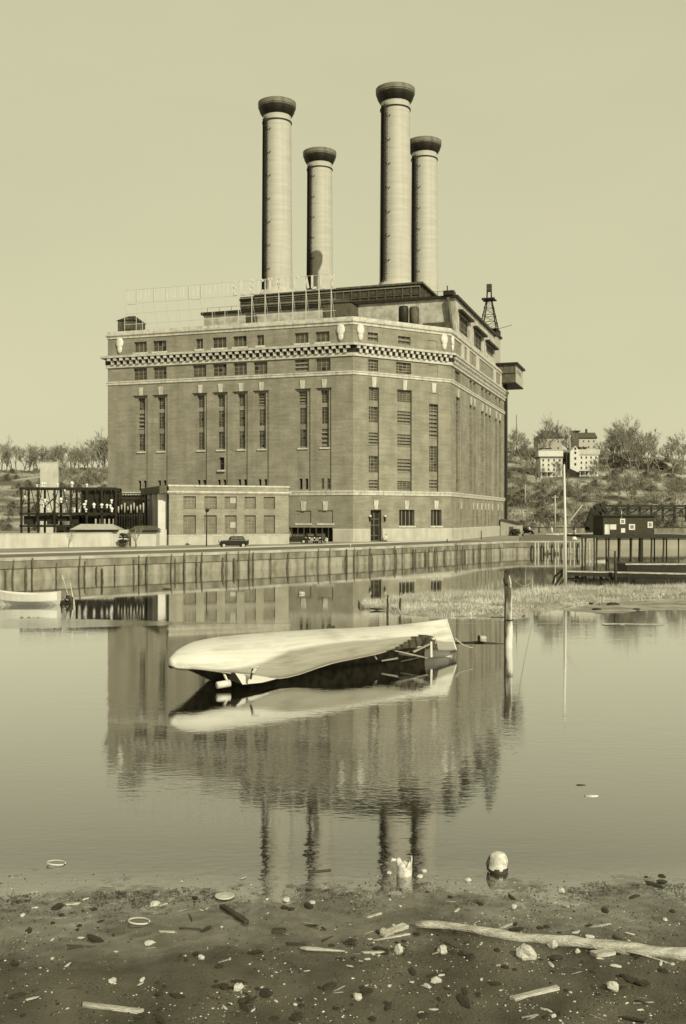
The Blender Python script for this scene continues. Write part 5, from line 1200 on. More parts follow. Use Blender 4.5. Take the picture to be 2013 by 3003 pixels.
def hullpt(u, j):
    for A_, B_ in zip(secs, secs[1:]):
        if A_[0] <= u <= B_[0]: f_ = (u-A_[0])/(B_[0]-A_[0]); return A_[1][j].lerp(B_[1][j], f_)
    return secs[-1][1][j]
NU = 260; us = [i/NU*.996 for i in range(NU+1)]; us[0] = secs[0][0]
mb = MB(); b0 = Vector(HU.location)
for u in us:
    for j in range(NJ): mb.v.append(tuple(hullpt(max(u, secs[0][0]), j)-b0))
rr = random.Random(2); k1, k2_ = mb.mi(M['hull']), mb.mi(M['hullband'])
torn = {}
for j in range(23, NJ):          # each strake has its own ragged break
    f_ = (j-23)/(NJ-24.0)
    torn[j] = (.80-.12*f_+rr.uniform(-.012,.012), .885+.02*f_+rr.uniform(-.008,.006))
for i in range(NU):
    for j in range(NJ-1):
        u = us[i]; t_ = j/(NJ-1.0)
        if j in torn and torn[j][0] < u < torn[j][1]: continue
        a = i*NJ+j; mb.f.append((a, a+1, a+NJ+1, a+NJ)); mb.m.append(k1)
# blunt stem on the right, closed counter on the left
mb.f.append(tuple(NU*NJ+j for j in range(NJ))); mb.m.append(k1); mb.f.append(tuple(j for j in reversed(range(NJ)))); mb.m.append(k1)
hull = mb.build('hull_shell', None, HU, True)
at_ = hull.data.attributes.new('lower_shade_dirt', 'FLOAT', 'POINT')      # dirty boot-topping, with shade painted into the lower hull
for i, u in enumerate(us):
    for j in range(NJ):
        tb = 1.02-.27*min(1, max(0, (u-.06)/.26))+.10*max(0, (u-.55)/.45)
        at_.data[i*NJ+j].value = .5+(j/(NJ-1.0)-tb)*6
as_ = hull.data.attributes.new('strake', 'FLOAT', 'POINT')
for i in range(len(us)):
    for j in range(NJ): as_.data[i*NJ+j].value = j*.62
hn = M['hull'].node_tree.nodes; hl = M['hull'].node_tree.links.new; an = hn.new('ShaderNodeAttribute'); an.attribute_name = 'lower_shade_dirt'
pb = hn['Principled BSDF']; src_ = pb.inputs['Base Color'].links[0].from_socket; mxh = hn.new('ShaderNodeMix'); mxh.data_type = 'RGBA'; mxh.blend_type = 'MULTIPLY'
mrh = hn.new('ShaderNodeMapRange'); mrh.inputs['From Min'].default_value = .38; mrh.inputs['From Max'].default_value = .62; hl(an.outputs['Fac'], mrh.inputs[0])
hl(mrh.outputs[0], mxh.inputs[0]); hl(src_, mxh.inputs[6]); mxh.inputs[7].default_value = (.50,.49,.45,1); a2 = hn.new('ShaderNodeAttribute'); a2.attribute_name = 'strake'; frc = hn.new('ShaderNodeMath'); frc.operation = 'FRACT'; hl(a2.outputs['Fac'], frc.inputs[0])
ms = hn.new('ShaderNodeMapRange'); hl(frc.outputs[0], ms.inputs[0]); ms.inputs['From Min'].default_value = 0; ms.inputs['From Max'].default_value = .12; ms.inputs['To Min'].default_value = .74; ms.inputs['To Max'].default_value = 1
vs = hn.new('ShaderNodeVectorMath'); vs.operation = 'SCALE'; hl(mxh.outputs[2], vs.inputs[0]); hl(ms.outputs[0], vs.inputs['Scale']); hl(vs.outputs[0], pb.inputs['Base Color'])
sm = hull.modifiers.new('thick', 'SOLIDIFY'); sm.thickness = .05; sm.offset = -1
inn = MB()
for i, u in enumerate(us):
    for j in range(NJ):
        p_ = hullpt(max(u, secs[0][0]), j); c = Lp+ax*(max(u, secs[0][0])*axl)+Vector((0,0,.3)); inn.v.append(tuple(p_.lerp(c, .10)-b0))
for i in range(NU):
    for j in range(NJ-1): a = i*NJ+j; inn.f.append((a, a+1, a+NJ+1, a+NJ)); inn.m.append(0)
inn.build('hull_lining', M['hullin'], HU)
mb = MB(); pts = [hullpt(.992, j)-b0 for j in range(11, NJ)]; mb.tube(pts, .05, 6, M['white']); mb.build('stem_post', None, HU, True)
mb = MB(); pts = [hullpt(u, NJ-1)-b0 for u in [.02+.64*i/30 for i in range(31)]]; mb.tube(pts, .03, 6, M['hullband']); mb.build('gunwale', None, HU, True)
def hp(px, py, d): v = Vector(at(px, py, d))-b0; return v
# broken ribs and planks in the torn stretch
for (a, b, w_, th, mt) in (((1145,1905,48.3),(1255,1930,48.5),.15,.05,'hullband'),((1150,1896,48.6),(1240,1897,49.6),.16,.05,'hull'),((1212,1912,48.8),(1262,1888,49.3),.15,.06,'hullband'),
        ((1206,1890,49.6),(1212,1873,49.8),.09,.09,'wetwood'),((1243,1893,49.5),(1258,1870,49.9),.13,.1,'wetwood'),((1215,1890,49.6),(1250,1888,49.8),.1,.06,'wetwood'),
        ((1092,1912,47.4),(1106,1934,47.3),.06,.04,'hull'),((1120,1938,48.2),(1168,1930,48.2),.14,.06,'hullband'),((1170,1918,48.6),(1212,1924,48.6),.1,.05,'hullband'),
        ((1175,1940,48.2),(1230,1928,48.4),.12,.05,'wetwood'),((1160,1925,48.6),(1200,1910,48.8),.1,.06,'wetwood'),((1250,1872,50.0),(1262,1895,49.6),.12,.1,'wetwood')):
    mb = MB(); mb.bar(hp(*a), hp(*b), w_, th, M[mt]); mb.build('broken_plank', None, HU)
mb = MB(); mb.bar(hp(1265,1882,49.6), hp(1266,1928,49.5), .18, .1, M['white']); mb.build('bulkhead_post', None, HU)
for k in range(7):
    u = .70+k*.033; mb = MB(); pts = [hullpt(u, j).lerp(Lp+ax*(u*axl)+Vector((0,0,.3)), .06)-b0 for j in range(16, NJ-1)]; mb.tube(pts, .045, 5, M['wetwood']); mb.build('rib', None, HU)
# cabin coaming wedge dipping in the water, roller and strut at the left
mb = MB()
A_, B_, C_, E_ = hp(690,1974,41.8), hp(820,1989,43.4), hp(712,2008,41.4), hp(770,2002,42.2)
for P_ in ([A_, B_, E_, C_],): mb.poly(P_, M['white']); mb.poly([p_+Vector((.1,.5,-.1)) for p_ in reversed(P_)], M['hullin'])
mb.poly([A_, C_, C_+Vector((-.75,.55,.15)), A_+Vector((-.6,.5,0))], M['dark']); mb.build('cabin_side', None, HU)
mb = MB(); mb.tube([hp(637,2010,41.5), hp(674,2004,41.8)], .15, 12, M['white']); mb.build('roller', None, HU, True)
mb = MB(); mb.bar(hp(655,1972,42.0), hp(672,2008,41.7), .07, .07, M['white']); mb.build('strut', None, HU)
mb = MB(); mb.bar(hp(735,1992,41.3), hp(742,1962,41.5), .07, .07, M['wetwood']); mb.bar(hp(742,1974,41.3), hp(750,1960,41.5), .1, .03, M['white']); mb.tube([hp(737,1958,41.55), hp(760,1956,41.6)], .05, 6, M['galv']); mb.build('rudder_fitting', None, HU)
mb = MB(); pts = [hp(1336,1872,51.5), hp(1346,1882,51.6), hp(1362,1893,51.4), hp(1378,1899,51.2), hp(1387,1900,51.2)]; mb.tube(pts, .03, 6, M['rope']); mb.build('painter_rope', None, HU)
mb = MB(); mb.tube([(-1.6,-.2,.02),(0,0,.05),(1.4,-.55,.0)], [.03,.05,.04], 6, M['wetwood']); o = mb.build('floating_branch', None, None, True, loc=(gp(1405,1885)[0], gp(1405,1885)[1], 0)); tag(o, 'thin dark branch floating between the wrecked hull and the thick mooring post', 'branch')
# floating things
def drum(px, py, L_, r, rz, label, mts=('sheetlight','dark'), name='floating_can'):
    t = thing(name, label, 'can', gp(px, py), rz); mb = MB(); mb.tube([(-L_/2,0,r*.55),(L_/2,0,r*.35)], [r, r*.85], 16, M[mts[0]]); mb.build('body', None, t, True)
    mb = MB(); mb.tube([(-L_/2-.012,0,r*.55),(-L_/2-.001,0,r*.55)], r*1.04, 16, M[mts[1]]); mb.build('lid', None, t); return t
drum(1415, 1876, .42, .17, .35, 'pale can with black end floating right of the wrecked hull')
drum(885, 1742, .55, .16, .2, 'small pale can floating in the calm water above the hull')
x, y, _ = gp(971, 1856); mb = MB(); mb.box(-.26,.26,-.2,.2,-.2,.42,M['brown']); mb.box(-.27,.27,-.21,.21,.28,.33,M['wetwood']); o = mb.build('floating_crate', None, None, False, bevel=.02, loc=(x, y, 0)); tag(o, 'small dark crate floating just behind the wrecked hull', 'crate')
x, y, _ = gp(490, 1728); mb = MB(); mb.lathe((0,0,0), [(0,.12),(.3,.1),(.5,.02),(.55,-.05)], 12, M['wetwood']); o = mb.build('floating_weed', None, None, True, loc=(x, y, 0)); tag(o, 'dark clump of weed floating off the left quay', 'weed')
for i, (px, py, w_, lb) in enumerate(((1750,1790,.9,'dark half-buried block on the mud spit at right'),(1798,1776,1.2,'large dark boulder on the mud spit below the jetty'),(1705,1768,.4,'small dark stone at the edge of the marsh grass'),(1735,1770,.4,'round dark stone beside the mud spit'),(1868,1789,.7,'flat dark slab near the right edge of the mud spit'),(1878,1745,.8,'upright dark root at the right end of the marsh'))):
    x, y, _ = gp(px, py); mb = MB(); rr = random.Random(i+60); w_ *= .45
    mb.lathe((0,0,0), [(.8,-.1),(1,.1),(.9,.35),(.5,.55),(0,.6)], 9, M['stoned'])
    mb.v = [(a*w_*rr.uniform(.8,1.2), b*w_*.7*rr.uniform(.8,1.2), c*w_*.8) for a, b, c in mb.v]; o = mb.build('dark_rock', None, None, False, loc=(x, y, 0)); tag(o, lb, 'rock')
t = rowboat((gp(1770,1832)[0], gp(1770,1832)[1], -.05), 4.2, -.1, 'waterlogged pale punt lying nearly awash at the right edge', M['drift'], name='sunken_punt'); t.scale = (1,.8,.16)
for i, (px, py, w_, mt, lb) in enumerate(((1704,2303,.09,'stoned','small dark object floating in the open water at right'),(1735,2335,.13,'stonew','thin pale chip floating just below the dark one at right'))):
    mb = MB(); mb.lathe((0,0,0), [(1,-.1),(1.05,.08),(.6,.2),(0,.22)], 10, M[mt]); mb.v = [(a*w_*1.4, b*w_*.6, c*w_) for a, b, c in mb.v]; o = mb.build('flotsam', None, None, True, loc=gp(px, py)); tag(o, lb, 'flotsam')

# ------------------------------------------------------------------ cars
def make_car():
    t = thing('sedan_car', 'x', 'car')
    Wd = .80
    mb = MB(); side = [(-2.15,.35),(2.05,.35),(2.1,.62),(2.1,.95),(2.02,1.08),(.75,1.15),(.62,1.2),(-1.75,1.2),(-2.05,1.0),(-2.2,.7)]
    mb.prism(side, -Wd*.86, Wd*.86, M['car']); mb.build('body', None, t, bevel=.08)
    mb = MB(); y0, y1 = Wd*.86, Wd*.74
    mb.hexa([(-1.78,-y0,1.19),(.66,-y0,1.19),(.66,y0,1.19),(-1.78,y0,1.19),(-1.5,-y1,1.74),(.34,-y1,1.74),(.34,y1,1.74),(-1.5,y1,1.74)], M['car'])
    cb = mb.build('cabin', None, t, bevel=.10)
    for s_ in (-1, 1):
        for x0, x1 in ((-1.45,-.75),(-.66,-.05),(.03,.42)):
            mb = MB(); mb.hexa([(x0,s_*.70,1.27),(x1,s_*.70,1.27),(x1,s_*.69,1.27),(x0,s_*.69,1.27),(x0+.05,s_*.645,1.62),(x1-.08,s_*.645,1.62),(x1-.08,s_*.63,1.62),(x0+.05,s_*.63,1.62)], M['glass'])
            mb.build('window', None, cb)
    mb = MB(); mb.poly([(.67,-.55,1.27),(.67,.55,1.27),(.47,.5,1.64),(.47,-.5,1.64)], M['glass']); mb.build('windscreen', None, cb)
    for s_ in (-1, 1):
        for cx_ in (1.5, -1.45):
            mb = MB(); n = 10; ro, ri = .52, .44
            for k in range(n):
                a0_, a1_ = pi*(.02+.96*k/n), pi*(.02+.96*(k+1)/n)
                q = lambda r, a, y: (cx_+r*cos(a), s_*y, .36+r*sin(a))
                mb.hexa([q(ri,a0_,.62),q(ri,a0_,.9),q(ri,a1_,.9),q(ri,a1_,.62),q(ro,a0_,.62),q(ro,a0_,.9),q(ro,a1_,.9),q(ro,a1_,.62)], M['car'])
            mb.build('fender', None, t)
            mb = MB(); mb.tube([(cx_, s_*.66, .36),(cx_, s_*.84, .36)], .36, 18, M['tyre']); wh = mb.build('wheel', None, t)
            mb = MB(); mb.tube([(cx_, s_*.841, .36),(cx_, s_*.87, .36)], .22, 14, M['rim']); mb.build('rim', None, wh)
        mb = MB(); mb.box(-1.0, 1.05, s_*.88-.14 if s_ > 0 else -.88, .88 if s_ > 0 else -.74, .32, .38, M['car']); mb.build('running_board', None, t)
        mb = MB(); mb.lathe((0,0,0), [(0,.1),(.13,.08),(.17,0),(.1,-.14),(0,-.18)], 12, M['chrome']); mb.v = [(2.12+z, s_*.48+y, .98+x) for x, y, z in mb.v]; mb.build('headlight', None, t, True)
    mb = MB(); mb.box(2.1, 2.16, -.3, .3, .5, 1.05, M['chrome']); mb.build('radiator', None, t)
    mb = MB(); mb.box(2.38, 2.44, -.8, .8, .42, .52, M['chrome']); mb.box(2.1,2.38,-.4,-.34,.44,.5,M['dark']); mb.box(2.1,2.38,.34,.4,.44,.5,M['dark']); mb.build('bumper', None, t)
    mb = MB(); mb.tube([(-2.22,0,.85),(-2.38,0,.85)], .34, 16, M['tyre']); mb.build('spare_wheel', None, t)
    return t
car0 = make_car(); first = True
for px, py, rz, lb, g in ((684,1606,pi+.25,'black sedan parked side-on at the kerb in front of the annex','left'),(866,1594,pi+.1,'black car parked side-on at the vehicle entrance, leftmost of the close group','m'),
        (911,1593,-pi/2+.15,'black car facing the water with bright headlamps, middle of the close group','m'),(938,1593,-pi/2-.2,'black car facing the water beside the crouching figure in white','m'),
        (1517,1571,-pi/2+.4,'car with pale front parked at the far right corner of the power station','r'),(1546,1567,-pi/2+.9,'dark car parked beyond the pale-fronted one at the far right corner','r')):
    o = car0 if first else copy_tree(car0); first = False
    o.location = gp(px, py, GZ+.012); o.rotation_euler.z = rz; tag(o, lb, 'car', 'cars parked along the quay road')

# ------------------------------------------------------------------ people
def person(loc, rz, label, pose):
    t = thing('person', label, 'person', loc, rz)
    if pose == 'crouch':
        J = {'pel':(0,0,.34),'sp':(.10,0,.62),'ch':(.18,0,.82),'nk':(.22,0,.93),'hd':(.26,0,1.02),'ht':(.27,0,1.12)}
        lg = lambda s_: [('hip%d'%s_,(.02,s_*.1,.33)),('kn%d'%s_,(.40,s_*.17,.48)),('an%d'%s_,(.12,s_*.15,.08)),('to%d'%s_,(.32,s_*.17,.04))]
        ar = lambda s_: [('sh%d'%s_,(.18,s_*.19,.82)),('el%d'%s_,(.38,s_*.22,.62)),('wr%d'%s_,(.55,s_*.12,.50)),('hn%d'%s_,(.62,s_*.10,.46))]
    else:
        J = {'pel':(0,0,.42),'sp':(.03,0,.68),'ch':(.05,0,.90),'nk':(.07,0,1.02),'hd':(.09,0,1.12),'ht':(.09,0,1.24)}
        lg = lambda s_: [('hip%d'%s_,(.02,s_*.1,.41)),('kn%d'%s_,(.45,s_*.14,.47)),('an%d'%s_,(.47,s_*.13,.08)),('to%d'%s_,(.63,s_*.14,.04))]
        ar = lambda s_: [('sh%d'%s_,(.05,s_*.19,.90)),('el%d'%s_,(.14,s_*.24,.64)),('wr%d'%s_,(.36,s_*.14,.54)),('hn%d'%s_,(.43,s_*.12,.52))]
    V = []; E = []; R = []; idx = {}
    def add(n, p, r, par): idx[n] = len(V); V.append(p); R.append(r); (E.append((idx[par], idx[n])) if par else None)
    add('pel', J['pel'], .15, None); add('sp', J['sp'], .13, 'pel'); add('ch', J['ch'], .15, 'sp'); add('nk', J['nk'], .055, 'ch'); add('hd', J['hd'], .095, 'nk'); add('ht', J['ht'], .07, 'hd')
    for s_ in (-1, 1):
        pr = 'pel'
        for (n, p), r in zip(lg(s_), (.095,.07,.05,.04)): add(n, p, r, pr); pr = n
        pr = 'ch'
        for (n, p), r in zip(ar(s_), (.065,.05,.035,.035)): add(n, p, r, pr); pr = n
    me = bpy.data.meshes.new('body'); me.from_pydata(V, E, []); o = bpy.data.objects.new('body', me); COL.objects.link(o); o.parent = t
    me.materials.append(M['cloth']); sk = o.modifiers.new('skin', 'SKIN'); sk.use_smooth_shade = True
    for i, r in enumerate(R): me.skin_vertices[0].data[i].radius = (r, r)
    me.skin_vertices[0].data[0].use_root = True; sb = o.modifiers.new('sub', 'SUBSURF'); sb.levels = 2; sb.render_levels = 2
    mb = MB(); hx_, hy_, hz_ = J['hd']; mb.lathe((hx_-.02, hy_, hz_+.05), [(.115,-.05),(.12,.02),(.09,.09),(.03,.13),(0,.14)], 12, M['dark']); mb.build('hair', None, t, True)
    mb = MB(); mb.lathe((hx_+.03, hy_, hz_-.01), [(0,-.1),(.05,-.08),(.085,-.02),(.085,.04),(.04,.07)], 12, M['skin']); mb.build('face', None, t, True)
    return t
person(gp(960, 1593, GZ+.01), -pi/2-.5, 'person in white crouching beside the parked cars at the vehicle entrance', 'crouch')
dp = Bf.p(DR[1]+.3, 0, 1.2); wx = B[0]+dp[0]*CO+dp[1]*SN; wy = B[1]-dp[0]*SN+dp[1]*CO
person((wx, wy, GZ+.13), -pi/2, 'person in white sitting low at the foot of the tall station door', 'sit')
mb = MB(); mb.box(-.35,.25,-.3,.3,0,.3,M['brown']); o = mb.build('wooden_crate', None, None, False, bevel=.02, loc=(wx, wy, GZ)); tag(o, 'low wooden box under the person at the station door', 'box')

# ------------------------------------------------------------------ street furniture
x, y, _ = near(606, 1602); t = thing('street_lamp', 'tall dark street lamp with a short bracket in front of the annex', 'street lamp', (x, y, GZ)); kk = y/FPX; hl = (1602-1494)*kk
mb = MB(); mb.tube([(0,0,0),(0,0,hl)], [.10,.06], 8, M['dark']); mb.build('post', None, t, True)
mb = MB(); mb.tube([(0,0,hl-.5),(.25,0,hl),(.7,0,hl+.1)], .05, 6, M['dark']); mb.build('bracket', None, t)
mb = MB(); mb.lathe((.1,0,hl-.1), [(.05,.3),(.32,.1),(.36,-.05),(.2,-.3),(0,-.35)], 12, M['dark']); mb.build('lamp_shade', None, t, True)
x, y, _ = near(567, 1592); t = thing('notice_board', 'pale blank notice board on a post in front of the annex', 'sign', (x, y, GZ)); kk = y/FPX
mb = MB(); mb.box(-.08,.08,0,.08,0,1.6,M['dark']); mb.build('post', None, t); mb = MB(); mb.box(-.5,.5,-.05,-.002,1.5,2.4,M['sheetlight']); mb.build('board', None, t)
for i, (px, yb, yt, lb) in enumerate(((1412,1582,1556,'thin dark iron post on the quay edge before the right facade'),(1526,1587,1575,'short dark iron post on the quay near the right corner'),(1312,1590,1580,'low dark iron post on the quay below the blind windows'),(1028,1604,1594,'small pale bollard at the quay edge below the tall corner'))):
    x, y, _ = near(px, yb); mb = MB(); mb.tube([(0,0,0),(0,0,(yb-yt)*y/FPX)], .09, 8, M['dark'] if i < 3 else M['stone']); o = mb.build('iron_post', None, None, True, loc=(x, y, GZ)); tag(o, lb, 'post')

# ------------------------------------------------------------------ foreground flotsam on the mud
def gm_(px, py, lift=0.0):
    x, y, z = gp(px, py, .08)
    for _ in range(3): z = max(mud_h(x, y), 0); x, y, _z = gp(px, py, z)
    return (x, y, max(mud_h(x, y), 0)+lift)
def board(px0, py0, px1, py1, w_, th, label, mt='drift', cat='plank', name='wooden_plank', tilt=0.0, jag=True, taper=1.0):
    a = Vector(gm_(px0, py0)); b = Vector(gm_(px1, py1)); c = (a+b)/2; d = b-a; L_ = hypot(d.x, d.y); rz = atan2(d.y, d.x); rr = random.Random(int(px0+py0)); mb = MB()
    n = 8; up_, dn = [], []
    for i in range(n+1):
        u = -L_/2+L_*i/n; w2_ = w_/2*(1+(taper-1)*i/n)*(1+rr.uniform(-.08,.08)); up_.append((u, w2_)); dn.append((u+(rr.uniform(-.05,.05) if i in (0,n) and jag else 0), -w2_))
    mb.flat([(u, v) for u, v in dn]+[(u, v) for u, v in reversed(up_)], 0, th)
    o = mb.build(name, M[mt], None, False, bevel=min(th, w_)*.2, loc=c+Vector((0,0,-.004))); o.rotation_euler = (tilt, -atan2(d.z, L_) if L_ else 0, rz); tag(o, label, cat); return o
# the big bleached log
A_ = Vector(gm_(1220, 2722)); B_ = Vector(gm_(1878, 2795)); E_ = A_+(B_-A_)*1.42; n = 26; mb = MB(); rr = random.Random(17); pts, rs = [], []
for i in range(n+1):
    u = i/n; p_ = A_.lerp(E_, u); p_.z = max(mud_h(p_.x, p_.y), 0)+.06; p_ += Vector((0, .02*sin(u*9)+rr.uniform(-.012,.012), .02*sin(u*14))); pts.append(p_-A_); rs.append((.060+.055*u)*(1+.10*sin(u*31)+rr.uniform(-.06,.06)))
t = thing('driftwood_log', 'long bleached tree trunk lying across the mud at the lower right', 'log', A_)
mb.tube(pts, rs, 14, M['drift']); mb.build('trunk', None, t, True)
for i, (k, dv) in enumerate(((5,(.02,.10,.06)),(9,(-.02,.09,.07)),(14,(.05,.02,.10)),(18,(.0,-.10,.05)),(15,(.16,-.08,.03)))):
    mb = MB(); p_ = pts[k]; mb.tube([p_, p_+Vector(dv)], [.035,.018], 7, M['drift']); mb.build('branch_stub', None, t, True)
mb = MB(); p_ = pts[16]; mb.tube([p_+Vector((0,-.05,-.01)), p_+Vector((.45,-.28,-.02)), p_+Vector((.8,-.52,-.05))], [.02,.015,.008], 6, M['drift']); mb.build('side_branch', None, t, True)
board(1120, 2748, 1190, 2720, .13, .07, 'short thick bleached board end-on to the big log', tilt=.15, name='wooden_block')
board(1096, 2762, 1196, 2742, .045, .03, 'thin pale lath below the short board left of the big log')
board(1060, 2796, 1125, 2795, .05, .03, 'pale flat stick lying near the bottom edge left of the stones')
board(652, 2660, 724, 2708, .10, .05, 'dark waterlogged plank lying diagonally on the mud at centre left', 'wetwood')
board(802, 2731, 840, 2730, .11, .04, 'short dark slab half sunk in the mud', 'wetwood', name='wood_slab')
board(188, 2655, 236, 2651, .05, .03, 'pale stick near the waterline at far left')
board(462, 2734, 514, 2736, .035, .03, 'pale lath lying flat at lower left')
board(525, 2724, 590, 2727, .03, .025, 'dark narrow stick beside the pale lath at lower left', 'wetwood')
board(838, 2768, 895, 2771, .035, .03, 'dark narrow stick left of the tapered driftwood', 'wetwood')
board(908, 2559, 972, 2553, .035, .03, 'dark stick floating at the waterline below the chimney reflections', 'wetwood')
board(1076, 2694, 1120, 2680, .05, .03, 'small pale stick on the mud above the short board')
board(1470, 2724, 1502, 2710, .05, .02, 'pale lath just above the big log')
board(1634, 2652, 1672, 2662, .045, .03, 'pale splinter on the mud at right')
board(464, 2660, 494, 2650, .04, .025, 'short pale stick beside the white stone at left')
board(1738, 2806, 1800, 2797, .16, .07, 'pale broken slab near the bottom right edge', name='wood_slab')
board(240, 2950, 420, 2972, .09, .05, 'pale weathered board at the lower left corner of the mud')
board(1500, 2935, 1640, 2900, .10, .05, 'pale weathered board at the lower right of the mud')
# tapered driftwood like a paddle
a = gm_(948, 2789); mb = MB(); prof = [(-.40,.012),(-.36,.04),(-.25,.055),(-.08,.05),(.05,.035),(.18,.03),(.36,.012)]
mb.tube([(x, 0, .02) for x, r in prof], [r for x, r in prof], 10, M['drift']); mb.v = [(x, y, (z-.02)*.6+.02) for x, y, z in mb.v]; o = mb.build('driftwood_piece', None, None, True, loc=a); o.rotation_euler.z = -.16; tag(o, 'paddle-shaped pale driftwood at the bottom centre of the mud', 'driftwood')
# metal loop and ring
for (px, py, r, lb) in ((408,2708,.13,'pale oval hoop lying on the mud at lower left'),(165,2536,.13,'pale hoop at the waterline at far left')):
    mb = MB(); pts = [(r*1.4*cos(2*pi*k/22*.93), r*sin(2*pi*k/22*.93), .02+.03*abs(sin(k*.14))) for k in range(23)]; mb.tube(pts, .016, 7, M['stone']); o = mb.build('metal_hoop', None, None, True, loc=gm_(px, py)); tag(o, lb, 'hoop')
a = gm_(659, 2632); mb = MB(); mb.lathe((0,0,0), [(.0,.0),(.15,.0),(.19,.035),(.17,.04),(.12,.02),(.03,.05),(0,.05)], 16, M['stone']); o = mb.build('enamel_plate', None, None, True, loc=a); tag(o, 'pale round enamel plate at the waterline, centre left', 'plate')
# domed boulder and broken pot standing in the shallows
a = gp(1462, 2556); mb = MB(); mb.lathe((0,0,0), [(.15,-.1),(.165,.0),(.185,.06),(.193,.09),(.185,.10),(.190,.2),(.188,.24),(.180,.25),(.172,.30),(.13,.36),(.06,.385),(0,.38)], 20, M['stonew'])
rr = random.Random(4); mb.v = [(x*(1+.16*noise.noise(Vector((x*7,y*7,z*7)))), y, z) for x, y, z in mb.v]; t = thing('enamel_bucket', 'pale upturned bucket with rusted base standing in the shallows at right', 'bucket', a); mb.build('shell', None, t, True)
mb = MB(); mb.lathe((0,0,0), [(.192,.0),(.198,.03),(.194,.055),(.188,.0)], 20, M['wetwood']); mb.build('rusted_rim', None, t, True)
for a0_ in (-2.1, -1.2):
    mb = MB(); mb.lathe((0,0,0), [(.190,-.02),(.199,.02),(.200,.07),(.193,.10)], 5, M['wetwood'], a0=a0_, a1=a0_+.5); mb.build('rust_hole', None, t, True)
mb = MB(); mb.tube([(-.20,.02,.02),(-.215,0,.16),(-.17,0,.31)], [.02,.035,.02], 7, M['wetwood']); mb.build('handle', None, t, True)
a = gp(1186, 2566); t = thing('broken_pot', 'broken pale pot with torn rim standing in the shallows', 'pot', a)
mb = MB(); n = 20; rings = [(.15,-.08),(.15,.0),(.16,.1),(.155,.2)]; rr = random.Random(8); top = [.27+.07*sin(k*1.9)+rr.uniform(-.02,.02)-(.09 if 1 < k < 6 else 0) for k in range(n)]
for r, z in rings:
    for k in range(n): mb.v.append((r*cos(2*pi*k/n), r*sin(2*pi*k/n), z))
for k in range(n): mb.v.append((.16*(1+.12*sin(k*2.3))*cos(2*pi*k/n), .16*sin(2*pi*k/n), top[k]))
for i in range(4):
    for k in range(n): a_ = i*n+k; b_ = i*n+(k+1) % n; mb.f.append((a_, b_, b_+n, a_+n)); mb.m.append(0)
o = mb.build('pot_wall', M['stonew'], t, True); o.modifiers.new('s', 'SOLIDIFY').thickness = .02
mb = MB(); mb.lathe((0,0,0), [(0,.12),(.14,.12)], 20, M['dark']); mb.build('pot_silt', None, t)
mb = MB(); mb.tube([(-.13,0,.28),(-.24,-.02,.31),(-.26,-.02,.26)], [.03,.035,.02], 7, M['stonew']); mb.build('bent_flap', None, t, True)
# rocks
def rock_mesh(seed, mt, flat_=.6, name='beach_stone'):
    mb = MB(); rr = random.Random(seed); n, m_ = 9, 6; off = Vector((seed*3.1, seed*1.7, 0))
    for i in range(m_+1):
        a = pi*i/m_
        for k in range(n):
            b = 2*pi*k/n; d = Vector((sin(a)*cos(b), sin(a)*sin(b), cos(a))); r = 1+.38*noise.noise(d*1.3+off)+.15*noise.noise(d*3+off)
            mb.v.append(tuple(Vector((d.x*r, d.y*r*.8, d.z*r*flat_+flat_*.35))))
    for i in range(m_):
        for k in range(n): mb.f.append((i*n+k, (i+1)*n+k, (i+1)*n+(k+1) % n, i*n+(k+1) % n)); mb.m.append(0)
    return mb
for i, (px, py, w_, hh, lb) in enumerate(((1546,2808,62,.75,'largest pale angular rock below the big log'),(1298,2793,38,.8,'pale triangular rock at the bottom centre right'),(1170,2795,30,1.3,'tall narrow pale rock at the bottom centre'),(1623,2776,32,.8,'pale rounded stone lodged against the big log'),
        (455,2655,32,.5,'smooth white stone near the waterline at left'),(1124,2735,28,.6,'pale stone touching the short board'),(590,2812,22,.7,'small square pale stone at the bottom edge, left of centre'),(438,2768,34,.35,'flat pale stone with a dark underside at lower left'),(1142,2562,18,.6,'white stone in the shallows left of the broken pot'),(1244,2556,18,.6,'white stone in the shallows right of the broken pot'),(1232,2572,20,.5,'flat pale stone below the white one right of the broken pot'),
        (840,2641,30,.45,'pale splintered stone near the waterline at centre'),(916,2650,20,.6,'small white stone among weed at centre'),(1374,2583,20,.6,'pale stone in the shallows left of the bucket'),(1648,2616,22,.8,'tall pale shell-like stone at the right of the shallows'),(1508,2662,20,.7,'pale stone right of centre on the mud'),(1695,2794,18,.9,'small pale stone below the big log at right'),(700,2900,36,.7,'pale angular stone low on the mud at centre'),(1050,2930,30,.8,'pale rock low on the mud right of centre'),(1280,2880,34,.6,'flat pale rock low on the mud'),(330,2880,30,.6,'pale rock low on the mud at left'),(1800,2900,40,.7,'pale rock low on the mud at far right'))):
    a = gm_(px, py); o = rock_mesh(i+5, M['stonew'], hh).build('beach_rock', M['stonew'], None, False, loc=a); s_ = w_*a[1]/FPX/2; o.scale = (s_, s_, s_); o.rotation_euler.z = i; tag(o, lb, 'rock')
stp = [rock_mesh(40+k, M['stonew'], (.35,.5,.7)[k % 3]).build('pebble', M['stonew']) for k in range(4)]+[rock_mesh(50+k, M['stoned'], .35).build('dark_clod', M['stoned']) for k in range(4)]
us_ = [False]*8; rr = random.Random(77); cnt = 0
